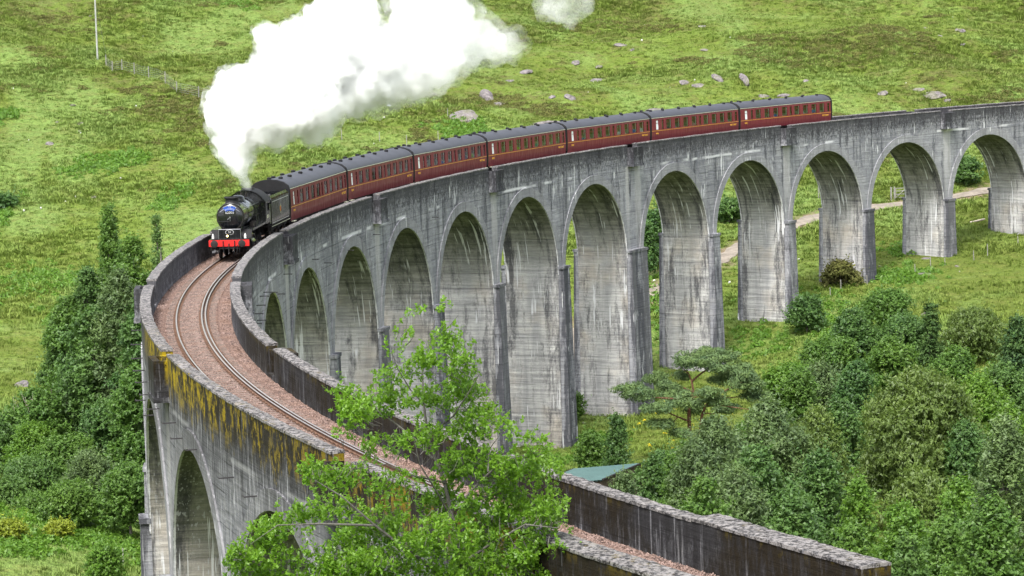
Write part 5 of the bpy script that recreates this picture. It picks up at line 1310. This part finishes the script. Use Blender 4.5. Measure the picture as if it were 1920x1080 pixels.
    for i in range(len(cl)):
        if i % 4: continue
        j = np.argmin(((nodes-cl[i])**2).sum(1)+r.random(len(nodes))*.15); a = Vector(nodes[j]); e = Vector(cl[i])
        if (e-a).length > .6: a = e+(a-e)*(.45/(e-a).length)-Vector((0, 0, .1))
        tw.tube([a, a.lerp(e, .5)+Vector(r.normal(0, .05, 3))+Vector((0, 0, -.05)), e], [.011, .008, .004], 3, caps=False)
    q = tw.build('twig', M['oakbark'], o); q['kind'] = 'stuff'
    m_ = 11; n = len(cl); C = np.repeat(cl, m_, 0); sd = unit(r.normal(size=(n, 3))*.55+np.array([0, 0, .9])); L_ = r.uniform(.14, .34, n); uu = np.tile(np.linspace(0, 1, m_), n)
    d = unit(r.normal(size=(n*m_, 3))*.8+np.repeat(sd, m_, 0)*.7); C = C+np.repeat(sd, m_, 0)*(uu*np.repeat(L_, m_))[:, None]+d*.055; Nn = unit(r.normal(size=(n*m_, 3))*.5+np.array([0, 0, .8])+d*.2)
    # leaves radiate from their twig end
    t = unit(d+r.normal(size=d.shape)*.3); s = unit(np.cross(Nn, t)); a = r.uniform(.040, .070, (n*m_, 1)); b = a*.62; nn = unit(np.cross(t, s))
    V = np.stack([C-t*a, C-t*a*.1+s*b*.8+nn*b*.3, C+t*a*.75+s*b*.75+nn*b*.2, C+t*a*1.1, C+t*a*.75-s*b*.75+nn*b*.2, C-t*a*.1-s*b*.8+nn*b*.3], 1).reshape(-1, 3); N6 = n*m_
    i0 = np.arange(N6)[:, None]*6; F = np.concatenate([i0+np.array([[0, 1, 4, 5]]), i0+np.array([[1, 2, 3, 4]])])
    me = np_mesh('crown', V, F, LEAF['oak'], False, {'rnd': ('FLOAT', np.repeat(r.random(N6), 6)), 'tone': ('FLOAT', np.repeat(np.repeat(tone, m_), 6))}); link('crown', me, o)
foreground_tree()

# ---- countless ground cover
def tuft_mesh(seed, n, h, spread, lean, wid, mat, name):
    r = np.random.default_rng(seed); V = []; F = []; R_ = []
    for i in range(n):
        a = r.uniform(0, 6.28); d = np.array([math.cos(a), math.sin(a), 0]); p0 = d*spread*r.random()**.6+r.normal(0, .02, 3)*[1, 1, 0]; s = np.array([-d[1], d[0], 0]); hh = h*r.uniform(.55, 1.15)
        p1 = p0+np.array([0, 0, hh*.62])+d*lean*hh*.3; p2 = p0+np.array([0, 0, hh])+d*lean*hh; w2 = wid*r.uniform(.7, 1.3); o = len(V)
        V += [p0-s*w2, p0+s*w2, p1+s*w2*.8, p1-s*w2*.8, p2+s*w2*.15, p2-s*w2*.15]; F += [(o, o+1, o+2, o+3), (o+3, o+2, o+4, o+5)]; R_ += [r.random()]*6
    return np_mesh(name, np.array(V), np.array(F), mat, False, {'rnd': ('FLOAT', R_), 'tone': ('FLOAT', R_)})
gm = mat_blade('grass_blade', (.150, .215, .040))
gt = [tuft_mesh(i, 16, .55, .42, .75, .045, gm, 'grass_tuft') for i in range(3)]
def frustum_pts(n, u0, u1, pw=1.0):
    u = u0+(u1-u0)*RNG.random(n)**pw; v = RNG.uniform(-1, 1, n)*(u*.185+6)
    return CAM[0]+math.cos(YAW)*u+math.sin(YAW)*v, CAM[1]+math.sin(YAW)*u-math.cos(YAW)*v, u
x, y, u = frustum_pts(132000, 335, 560, .85); k = path_dist(x, y) > 1.9; x, y, u = x[k], y[k], u[k]
z = terr(x, y); n = len(x); big = np.clip(.62+.9*fbm(x, y+500, 12, 3)+.25*RNG.normal(size=n), .22, 1.7)
scatter('grass', gt, np.stack([x, y, z-.05], -1), np.stack([big, big, big*RNG.uniform(.5, 1.05, n)], -1), np.stack([RNG.normal(0, .12, n), RNG.normal(0, .12, n), RNG.uniform(0, 6.28, n)], -1), 'rough grass covering the glen floor and the hillside', 'grass')
x, y, u = frustum_pts(34000, 196, 335, 1.); k = path_dist(x, y) > 1.9; x, y, u = x[k], y[k], u[k]; z = terr(x, y); n = len(x); big = np.clip(.6+.6*fbm(x, y+500, 6, 3), .25, 1.3)
scatter('long_grass', gt, np.stack([x, y, z-.05], -1), np.stack([big, big, big*1.15], -1), np.stack([RNG.normal(0, .1, n), RNG.normal(0, .1, n), RNG.uniform(0, 6.28, n)], -1), 'longer grass between the trees on the valley floor', 'grass')
def clump_mesh(seed, n, a, h, lw, mat, name):
    r = np.random.default_rng(seed); d = unit(r.normal(size=(n, 3))); d[:, 2] = np.abs(d[:, 2]); C = d*np.array([a, a, h])*(.7+.35*r.random((n, 1))); V, F = leaves(C, unit(d+r.normal(size=(n, 3))*.6), r.uniform(.6, 1.3, n)*lw, r.uniform(.35, .6, n)*lw, r)
    R_ = np.repeat(r.random(n), 4); return np_mesh(name, V, F, mat, False, {'rnd': ('FLOAT', R_), 'tone': ('FLOAT', R_)})
hmz = [clump_mesh(40+i, 90, .6, .38, .10, LEAF['heath'], 'heather_clump') for i in range(3)]
x, y, u = frustum_pts(60000, 400, 600, .9); f = fbm(x+300, y, 16, 3)+.55*fbm(x, y+77, 4, 2); k = (f > .30) & (terr(x, y) > -12); x, y = x[k], y[k]; z = terr(x, y); n = len(x); s = RNG.uniform(.45, 1.5, n)
scatter('heather', hmz, np.stack([x, y, z-.08], -1), np.stack([s, s, s*.8], -1), np.stack([0*x, 0*x, RNG.uniform(0, 6.28, n)], -1), 'brown-green heather clumps scattered over the upper hillside', 'heather')
fm = [clump_mesh(60+i, 60, .55, .55, .16, LEAF['fern'], 'bracken_clump') for i in range(3)]
PX = []; PS = []
for (px, py, rx, ry, dn) in ((60, 530, 75, 22, 240), (10, 215, 30, 8, 60), (10, 400, 16, 30, 60), (230, 300, 50, 9, 120), (150, 318, 34, 8, 60), (205, 312, 30, 10, 50), (312, 382, 22, 10, 50), (345, 358, 20, 8, 40), (870, 243, 50, 14, 140), (1560, 600, 90, 50, 160), (1440, 560, 60, 40, 60), (1700, 520, 60, 20, 60), (1430, 640, 50, 30, 60), (110, 975, 130, 26, 260), (200, 1020, 110, 22, 240), (40, 1030, 50, 16, 80), (1020, 870, 60, 24, 110), (1120, 830, 50, 14, 80), (1700, 470, 70, 14, 40), (1240, 590, 40, 50, 90), (1365, 405, 22, 14, 30), (1660, 520, 60, 14, 60), (450, 10, 30, 10, 40), (120, 590, 60, 20, 50)):
    gh = ground_hit(px, min(py, 1075), 180)
    if gh is None: continue
    q, D = gh; kk_ = FPX/D; n = dn; a = RNG.normal(0, .55, n)*rx/kk_; e = RNG.normal(0, .55, n)*ry/kk_*5.5
    X_ = q[0]+math.sin(YAW)*a+math.cos(YAW)*e; Y_ = q[1]-math.cos(YAW)*a+math.sin(YAW)*e
    PX.append(np.stack([X_, Y_, terr(X_, Y_)-.08], -1)); PS.append(RNG.uniform(.55, 1.25, n))
PX = np.concatenate(PX); PS = np.concatenate(PS)
scatter('bracken', fm, PX, np.stack([PS]*3, -1), np.stack([0*PS, 0*PS, RNG.uniform(0, 6.28, len(PS))], -1), 'darker green bracken growing in patches over the grass', 'bracken')
ym = [clump_mesh(80, 30, .3, .3, .07, mat_plain('ragwort_yellow', (.75, .55, .02), .8, .1), 'yellow_flower')]
yp = []
for (px, py) in ((1235, 770), (1225, 782), (1245, 778), (1300, 800), (1250, 850), (1262, 845), (1200, 805), (1180, 830), (1275, 830), (1240, 818), (1490, 530), (1345, 790), (1210, 795), (1222, 842)):
    gh = ground_hit(px, py, 240)
    if gh is not None:
        for _ in range(2): X_ = gh[0][0]+RNG.normal(0, .9); Y_ = gh[0][1]+RNG.normal(0, .9); yp.append((X_, Y_, gz(X_, Y_)+.35))
yp = np.array(yp); scatter('wild_flowers', ym, yp, np.full((len(yp), 3), .5)*RNG.uniform(.5, 1.3, (len(yp), 1)), np.zeros((len(yp), 3)), 'tiny yellow wild flowers round the foot of the pine', 'flowers')
# ------------------------------------------------------------------ rocks, fences, shed and other small things
def rock_mesh(seed, dims, flat=1.):
    import bmesh
    r = np.random.default_rng(seed); bm = bmesh.new(); bmesh.ops.create_icosphere(bm, subdivisions=3, radius=1.0)
    off = r.uniform(0, 50, 3); cuts = unit(r.normal(size=(9, 3))); cd_ = r.uniform(.62, .95, 9)
    for v in bm.verts:
        p_ = np.array(v.co)
        for c_, d_ in zip(cuts, cd_):
            t = p_@c_
            if t > d_: p_ = p_-c_*(t-d_)*.85
        p_ = p_*(1+.25*float(fbm(np.array([p_[0]*2+off[0]]), np.array([p_[1]*2+p_[2]*1.7+off[1]]), 1., 2)[0])); v.co = p_*np.array(dims)
    me = bpy.data.meshes.new('boulder'); bm.to_mesh(me); bm.free(); me.materials.append(M['rock']); return me
def rock(px, py, wpx, hpx, label, name='rock_outcrop', cat='rock', group='grey rocks on the hillside', k=.8):
    gh = ground_hit(px, py, 180)
    if gh is None: return
    q, D = gh; s = FPX/D; w_ = wpx/s/2; h_ = hpx/s/2
    o = link(name, rock_mesh(int(px+py), (h_*2.6, w_, h_*.62))); o.location = (q[0], q[1], q[2]+h_*.05); o.rotation_euler = (random.uniform(-.12, .12), -.20, YAW+random.uniform(-.25, .25)); tag(o, label, cat, group)
RK = [(868, 212, 64, 34, 'largest slab of bare grey rock, on the hillside right below the steam'), (913, 172, 28, 34, 'tall narrow rock just above the largest slab'), (985, 132, 28, 12, 'small grey rock right of the plume edge'), (955, 150, 24, 9, 'flat little rock left of the small grey rock below the plume'),
      (1068, 178, 20, 18, 'squarish rock above the fifth coach'), (1126, 148, 46, 16, 'long slanting rock slab high above the fifth coach'), (1080, 114, 16, 12, 'small rock high above the fifth coach'), (1122, 123, 14, 8, 'tiny rock above the long slanting slab'), (1020, 228, 60, 14, 'low rock slab just above the roof of the fourth coach'), (935, 192, 24, 12, 'dark rock right of the tall narrow rock'),
      (1035, 180, 14, 8, 'little rock left of the squarish rock'), (1163, 82, 26, 8, 'thin rock high on the hill above the train'), (1285, 152, 26, 12, 'left rock of the broken group above the sixth coach'), (1310, 158, 28, 10, 'right rock of the broken group above the sixth coach'), (1346, 140, 16, 26, 'upright rock between the broken group and the tapering rock'),
      (1396, 142, 14, 30, 'tall tapering rock above the last coach'), (1322, 92, 16, 8, 'small rock near the top of the hill'), (1318, 48, 18, 8, 'faint rock at the very top of the hill'), (1225, 205, 44, 10, 'low rock behind the roof joint of the fifth and sixth coaches'), (1430, 178, 24, 10, 'rock behind the roof of the last coach, left one'), (1470, 176, 30, 12, 'rock behind the roof of the last coach, middle one'),
      (1505, 184, 26, 8, 'rock behind the roof of the last coach, right one'), (1512, 150, 14, 10, 'small rock above the end of the last coach'), (1655, 172, 20, 12, 'lone rock in the grass above the parapet right of the train'), (1750, 174, 46, 18, 'largest rock on the right hillside above the parapet'), (1722, 166, 24, 8, 'rock touching the left of the largest right-hand rock'), (1777, 186, 14, 8, 'small pale rock at the right of the largest right-hand rock'),
      (1738, 52, 20, 8, 'left rock of the two near the top right'), (1800, 54, 22, 10, 'right rock of the two near the top right'), (1800, 82, 20, 6, 'flat rock below the two near the top right'), (1763, 66, 8, 5, 'tiny pale stone between the rocks near the top right'), (1186, 92, 10, 6, 'tiny pale stone right of the thin rock'),
      (92, 267, 18, 10, 'grey boulder in the grass at the far left'), (152, 230, 16, 6, 'flat pale stone on the left hillside'), (137, 196, 14, 5, 'small pale stone high on the left hillside'), (176, 368, 12, 8, 'grey stone right of the ferny mound'), (149, 245, 8, 5, 'tiny stone below the flat pale stone'), (107, 228, 8, 4, 'tiny stone left of the flat pale stone'),
      (170, 29, 8, 7, 'white stone beside the tall pole'), (1540, 505, 0, 0, '')]
for (a, b_, c_, d_, l_) in RK:
    if c_: rock(a, b_+d_*.3, c_, d_, l_)
rock(41, 722, 27, 20, 'pale grey rounded boulder beside the left trees', 'boulder', 'boulder', 'x')
for o in [q for q in SC.objects if q.get('group') == 'x']: del o['group']
for (a, b_, c_, d_, l_) in ((1737, 485, 20, 6, 'flat pale rock in the lower field near the small posts'), (1735, 515, 30, 9, 'low grey rock below the small posts on the right'), (1795, 500, 8, 6, 'small pale stone in the right field'), (1735, 590, 16, 10, 'pale rock among the right-hand treetops'), (1095, 793, 10, 5, 'small pale rock near the black pipes'), (1650, 500, 8, 5, 'small stone left of the flat pale rock')):
    rock(a, b_, c_, d_, l_, 'field_stone', 'stone', 'stones in the lower field')
# countless pale stones
sp_ = []
for i in range(120):
    px = random.uniform(0, 1920); py = random.choice([random.uniform(20, 330), random.uniform(150, 420), random.uniform(480, 640)])
    if 420 < px < 1100 and py > 330: continue
    u_ = random.uniform(345, 545); v_ = random.uniform(-1, 1)*u_*.165; q = uv(u_, v_, 0); sp_.append((q[0], q[1], gz(q[0], q[1])+.12))
rs = [np_mesh('pale_stone', ICOV*np.array([1, .8, .6])*(1+.15*RNG.normal(size=(len(ICOV), 1))), ICOF, mat_plain('pale_stone', (.50, .49, .46), .9, .1)) for _ in range(2)]
sc = RNG.uniform(.06, .22, len(sp_)); scatter('loose_stones', rs, sp_, np.stack([sc]*3, -1), RNG.uniform(0, 6.28, (len(sp_), 3)), 'tiny pale stones sprinkled over the grass', 'stones')
M['post'] = mat_plain('weathered_post', (.23, .225, .20), .9, .1); M['polewood'] = mat_plain('pole_wood', (.30, .31, .28), .85, .1); M['wire'] = mat_plain('fence_wire', (.20, .21, .20), .6, .3, .4)
# tall pole with stay
q, D = ground_hit(183, 112, 300); H_ = (at(184, -30, D)[2]-q[2]); b = MB(); b.tube([(0, 0, -.5), (0, 0, H_)], [.15, .11], 8)
pole = empty('pole', tuple(q)); tag(pole, 'tall pale wooden pole on the hillside in the upper left', 'pole'); b.build('pole_shaft', M['polewood'], pole, True)
b = MB(); b.tube([(.0, 0, H_*.8), (2.2, -1.6, -.2)], .02, 4); b.build('stay_wire', M['wire'], pole)
# hillside fence: posts and wire netting
FP = [(199, 124), (211, 136), (229, 133), (252, 139), (279, 146), (310, 156), (332, 175), (373, 184), (420, 196)]; fp = []
for (px, py) in FP:
    g_ = ground_hit(px, py, 300)
    if g_: fp.append(g_)
fence = empty('wire_fence', (0, 0, 0)); tag(fence, 'wire netting fence with thin posts running down the upper left hillside', 'fence')
tops = []
for q, D in fp:
    b = MB(); b.tube([(q[0], q[1], q[2]-.3), (q[0], q[1], q[2]+1.7)], .07, 6); b.build('post', M['post'], fence); tops.append(q)
b = MB()
for a, e in zip(tops[:-1], tops[1:]):
    n = max(2, int(np.hypot(*(e-a)[:2])/2)); line_ = [a+(e-a)*i/n for i in range(n+1)]; line_ = [np.array([v[0], v[1], gz(v[0], v[1])]) for v in line_]
    for h in (.3, .6, .9, 1.2, 1.5): b.tube([v+np.array([0, 0, h]) for v in line_], .012, 3, False)
    for i in range(int(np.linalg.norm(e-a)/.6)):
        v = a+(e-a)*i*.6/np.linalg.norm(e-a); z_ = gz(v[0], v[1]); b.tube([(v[0], v[1], z_+.2), (v[0], v[1], z_+1.5)], .008, 3, False)
b.build('wire', M['wire'], fence)
# thin posts beyond the train and in the field
for i, (px, py, h, l_) in enumerate(((641, 262, 1.5, 'thin pale post just right of the steam base'), (712, 266, 1.4, 'thin pale post above the third coach'), (763, 275, 1.6, 'pale post at the joint of the second and third coaches'), (822, 266, 1.5, 'pale post above the roof of the third coach'), (840, 222, 1.4, 'pale post in front of the largest rock slab'),
    (1826, 488, 1.1, 'short pale post, leftmost of the two beside the right pier'), (1852, 480, 1.4, 'taller pale post right of the short pale post'), (1909, 462, 1.2, 'pale post nearest the right edge of the photo'), (1745, 500, 1.1, 'stubby post above the low grey rock'), (1772, 497, .8, 'very short post right of the stubby post'), (1716, 512, 1., 'short pale post left of the stubby post'),
    (1577, 545, 1.2, 'post below the brown bush at the pier foot'), (1626, 533, 1., 'small post right of the brown bush'), (1557, 556, 1., 'small post left of the brown bush'), (1535, 372, 1.4, 'thin post seen through the arch left of the gate'), (232, 1062, 1.3, 'grey stake in the grass at the bottom left'), (1668, 645, 0, ''))):
    g_ = ground_hit(px, py, 180)
    if not g_ or not l_: continue
    q = g_[0]; b = MB(); b.tube([(0, 0, -.3), (.03, .02, h)], [.06, .05], 6); o = b.build('fence_post', M['post']); o.location = tuple(q); tag(o, l_, 'post', 'thin pale fence posts')
# field gate
q, D = ground_hit(1671, 376, 300); gt_ = empty('field_gate', tuple(q), YAW-math.pi/2+.25); tag(gt_, 'grey wooden field gate seen through the arch beside a pier', 'gate')
for x in (0, .45): b = MB(); b.box((x, 0, .75), (.16, .16, 1.9)); b.build('gate_post', M['post'], gt_)
for z_ in (.35, .75, 1.15, 1.5): b = MB(); b.box((2.1, .02, z_), (3.2, .05, .09)); b.build('rail_bar', M['post'], gt_)
for x in (.6, 2.1, 3.65): b = MB(); b.box((x, -.03, .92), (.09, .045, 1.3)); b.build('upright_bar', M['post'], gt_)
b = MB(); b.tube([(.6, -.06, .35), (2.1, -.06, 1.5)], .04, 5); b.build('brace', M['post'], gt_)
# black pipes and planks by the wide pier
M['pipe'] = mat_plain('black_plastic_pipe', (.022, .026, .035), .4, .5)
q, D = ground_hit(1062, 752, 260)
for i, (dy, dz, l_) in enumerate(((0, .5, 'black plastic pipe on the ground between the piers, lower one'), (1.0, .5, 'black plastic pipe lying behind the lower pipe'), (.5, 1.35, 'black plastic pipe, uppermost of the stack between the piers'))):
    b = MB(); n_ = 20; G = []
    for x_ in (-2.6, 3.0):
        G.append([(x_, .48*math.cos(a), .48*math.sin(a)) for a in np.linspace(0, 2*math.pi, n_, endpoint=False)])
    for x_ in (3.0, -2.6): G.append([(x_, .41*math.cos(a), .41*math.sin(a)) for a in np.linspace(0, 2*math.pi, n_, endpoint=False)])
    G.append(G[0]); b.quadgrid(G, closed=True); o = b.build('pipe', M['pipe'], None, True); o.rotation_euler = (0, 0, YAW-math.pi/2+.2)
    X_ = q[0]+dy*math.cos(YAW); Y_ = q[1]+dy*math.sin(YAW); o.location = (X_, Y_, gz(q[0], q[1])+dz-.05); tag(o, l_, 'pipe', 'stack of black pipes')
M['plank'] = mat_plain('old_plank', (.34, .31, .27), .9, .1, .35)
q, D = ground_hit(1098, 778, 240)
for i, (dx, dy, dz, a, l_) in enumerate(((0, 0, .1, .1, 'grey plank at the front of the timber pile'), (.2, .6, .1, .0, 'grey plank in the middle of the timber pile'), (-.3, 1.2, .12, -.06, 'grey plank at the back of the timber pile'), (0, .5, .3, .15, 'grey plank lying on top of the timber pile'))):
    b = MB(); b.box((0, 0, 0), (4.2, .26, .14)); o = b.build('plank', M['plank']); X_ = q[0]+math.sin(YAW)*dx+math.cos(YAW)*dy*1.5; Y_ = q[1]-math.cos(YAW)*dx+math.sin(YAW)*dy*1.5
    o.location = (X_, Y_, gz(X_, Y_)+dz+.06); o.rotation_euler = (0, 0, YAW-math.pi/2+a); tag(o, l_, 'plank', 'timber pile by the pipes')
q, D = ground_hit(1833, 418, 300); b = MB(); b.tube([(-.9, 0, .1), (.9, .1, .45)], .10, 7); b.tube([(-.7, .5, .1), (.7, .3, .3)], .08, 7); o = b.build('fallen_branch', M['twig']); o.location = tuple(q); o.rotation_euler = (0, 0, YAW-math.pi/2); tag(o, 'bleached fallen branch in the grass between the last piers', 'branch')
# green-roofed shed
ra, rc, re_ = Vector(at(1074, 879, 252)), Vector(at(1206, 868, 255)), Vector(at(1130, 900, 246)); rd = ra+re_-rc
M['greenroof'] = mat_plain('green_sheet_roof', (.060, .115, .105), .55, .4, .0, var=.12, scale=.7)
cen = (ra+rd)/2*.5+(rc+re_)/2*.5; zg_ = gz(cen.x, cen.y)-.4
sh = empty('shed', (cen.x, cen.y, zg_)); tag(sh, 'shed with a pale green sheet roof behind the mossy wall', 'shed'); o_ = sh.location.copy()
b = MB(); n_ = 40; G = []
for i in range(n_):
    t = i/(n_-1); h_ = Vector((0, 0, .03 if i % 2 else 0)); G.append([ra.lerp(rc, t)+h_-o_, rd.lerp(re_, t)+h_-o_])
b.quadgrid(G); b.quadgrid([[v-Vector((0, 0, .08)) for v in row] for row in G], flip=True); b.build('roof', M['greenroof'], sh)
b = MB(); b.tube([rc-o_+Vector((0, 0, .03)), re_-o_+Vector((0, 0, .03))], .09, 6); b.tube([ra-o_, rd-o_], .06, 6); b.build('roof_edge', M['under'], sh)
b = MB(); q4 = [cen.lerp(v, .96) for v in (ra, rc, re_, rd)]
for i in range(4):
    v0, v1 = q4[i]-Vector((0, 0, .1)), q4[(i+1) % 4]-Vector((0, 0, .1)); b.poly([v0-o_, v1-o_, Vector((v1.x, v1.y, zg_))-o_, Vector((v0.x, v0.y, zg_))-o_])
b.build('wall', mat_plain('dark_shed_boards', (.08, .06, .045), .9, .1), sh)

# ------------------------------------------------------------------ steam
ch_w = loco.matrix_basis @ Vector((X(2.35), 0, ZB+1.25)); DCH = math.hypot(ch_w.x-CAM[0], ch_w.y-CAM[1])
PUFF = [(463, 352, 6), (460, 343, 9), (455, 334, 12), (449, 322, 16), (446, 308, 22), (444, 290, 32), (436, 265, 40), (455, 245, 52), (430, 225, 44), (420, 190, 34), (412, 205, 28), (440, 165, 42), (500, 200, 76), (560, 175, 84), (585, 215, 50), (490, 135, 30), (475, 150, 30), (555, 120, 66), (520, 115, 40), (620, 95, 84), (610, 180, 56), (660, 150, 72), (640, 50, 66), (640, 5, 46), (700, 115, 80), (730, 150, 54), (690, 160, 50), (780, 115, 70), (600, 40, 36), (560, 70, 40), (680, 20, 34), (720, 85, 40), (650, -40, 60), (820, -30, 70), (500, 75, 24), (485, 65, 14)]
THIN = [(800, 60, 62), (765, 35, 42), (850, 50, 50), (880, 85, 48), (920, 82, 36), (955, 82, 26), (980, 84, 14), (830, 110, 50), (860, 25, 38), (780, 150, 40), (760, 10, 36), (905, 55, 26), (820, 10, 50), (710, 190, 22), (500, 60, 14), (740, 200, 12)]
WISP = [(1055, 12, 34), (1030, 22, 24), (1085, 5, 28), (1070, 40, 16), (1060, -25, 40), (1015, 5, 16)]
def _ico2():
    import bmesh
    bm = bmesh.new(); bmesh.ops.create_icosphere(bm, subdivisions=2, radius=1.0)
    V = np.array([v.co[:] for v in bm.verts]); F = np.array([[v.index for v in f.verts] for f in bm.faces]); bm.free(); return V, F
I2V, I2F = _ico2()
def steam_shell(puffs, seed, grow, amp, voxel, name):
    """one closed hull round all the puffs, swollen or shrunk by grow metres"""
    r = np.random.default_rng(seed); k = FPX/DCH; CC = []; RR = []
    for (px, py, R_) in puffs:
        D_ = DCH+(px-460)*.012+r.normal(0, .25)*min(R_/k, 2); c_ = at(px, py, D_); rr = R_/k*.80; CC.append(c_); RR.append(rr)
        for _ in range(int(9+R_*.35)):
            d = unit(r.normal(size=3)); r1 = rr*r.uniform(.16, .42); c1 = c_+d*(rr*1.05-r1*.35); dd = [unit(d+r.normal(size=3)*.7) for _ in range(3)]; q = r.uniform(.3, .5, 3)
            if R_ < 12: continue
            CC.append(c1); RR.append(r1)
            for d2, q_ in zip(dd, q): CC.append(c1+d2*r1*.85); RR.append(r1*q_)
    CC = np.array(CC); RR = np.array(RR)+grow*np.clip(np.array(RR)/.8, .25, 1); kq = RR > .08; CC = CC[kq]; RR = RR[kq]
    V = (CC[:, None]+I2V[None]*RR[:, None, None]).reshape(-1, 3); F = (I2F[None]+(np.arange(len(CC))*len(I2V))[:, None, None]).reshape(-1, 3)
    me = np_mesh(name, V, F, None); tmp = bpy.data.objects.new('t', me); COL.objects.link(tmp)
    rm = tmp.modifiers.new('r', 'REMESH'); rm.mode = 'VOXEL'; rm.voxel_size = voxel
    for i, (s, st_) in enumerate(((1.3, .50*amp), (.42, .24*amp))):
        tx = bpy.data.textures.new(f'{name}_billow_{i}', 'CLOUDS'); tx.noise_scale = s; tx.noise_depth = 3
        dm = tmp.modifiers.new('d', 'DISPLACE'); dm.texture = tx; dm.texture_coords = 'GLOBAL'; dm.strength = st_
    bpy.context.view_layer.update(); m2 = bpy.data.meshes.new_from_object(tmp.evaluated_get(bpy.context.evaluated_depsgraph_get())); bpy.data.objects.remove(tmp); m2.name = name
    m2.polygons.foreach_set('use_smooth', np.ones(len(m2.polygons), bool)); return m2
def steam_mat(name, dens, span, nscale, n0, n1, low0=.3):
    N = NT(name); pos = N.pos()
    N.vmath('DOT_PRODUCT', N.vmath('SUBTRACT', pos, tuple(ch_w)), tuple(RT2))
    dot = [x for x in N.t.nodes if x.bl_idname == 'ShaderNodeVectorMath' and x.operation == 'DOT_PRODUCT'][-1].outputs['Value']
    up = N.sep(pos)[2]
    d = N.math('MULTIPLY', N.ramp(dot, span[0], span[1], dens[0], dens[1]), N.ramp(up, float(ch_w.z), float(ch_w.z)+4.0, low0, 1.))
    n_ = N.noise(pos, nscale, 4, .62, .4); n2 = N.noise(pos, nscale*3.1, 3, .6)
    d = N.math('MULTIPLY', d, N.ramp(N.math('ADD', N.math('MULTIPLY', n_, .7), N.math('MULTIPLY', n2, .3)), n0, n1))
    pv = N.n('ShaderNodeVolumePrincipled'); N.set(pv.inputs['Color'], (.997, .998, 1.0)); N.set(pv.inputs['Density'], d); N.set(pv.inputs['Anisotropy'], .1)
    N.t.links.new(pv.outputs[0], N.out.inputs['Volume']); return N.m
stm = empty('steam_plume', tuple(ch_w)); tag(stm, 'dense white steam plume billowing from the locomotive chimney up to the top edge', 'steam')
def shell(puffs, seed, grow, amp, voxel, nm, mt):
    me = steam_shell(puffs, seed, grow, amp, voxel, nm); me.materials.clear(); me.materials.append(mt); me.transform(Matrix.Translation(-stm.location)); o = link(nm, me, stm); o['kind'] = 'stuff'; return o
shell(PUFF, 1, -.35, .8, .17, 'plume_core', steam_mat('steam_core', (5., 3.0), (8, 15), .9, .20, .36, .35))
shell(PUFF, 1, .05, 1.3, .15, 'plume_billow', steam_mat('steam_billow', (2.2, 1.6), (8, 15), 1.1, .36, .56, .4))
shell(PUFF, 1, .50, 1.8, .20, 'plume_fringe', steam_mat('steam_fringe', (.9, .7), (6, 15), .8, .44, .62, .3))
shell(THIN, 2, .10, 1.3, .18, 'plume_tail', steam_mat('steam_tail', (1.5, .40), (10, 20), .55, .36, .62))
shell(THIN, 2, .75, 1.8, .22, 'tail_fringe', steam_mat('steam_tail_fringe', (.5, .22), (10, 20), .6, .42, .64))
shell(WISP, 3, .35, 1.8, .20, 'detached_wisp', steam_mat('steam_wisp', (.55, .50), (10, 25), .6, .36, .66))
SC.cycles.volume_step_rate = .08; SC.cycles.volume_max_steps = 200; SC.cycles.volume_bounces = 24; SC.cycles.max_bounces = 24

SC.cycles.volume_bounces = 20; SC.cycles.max_bounces = 20
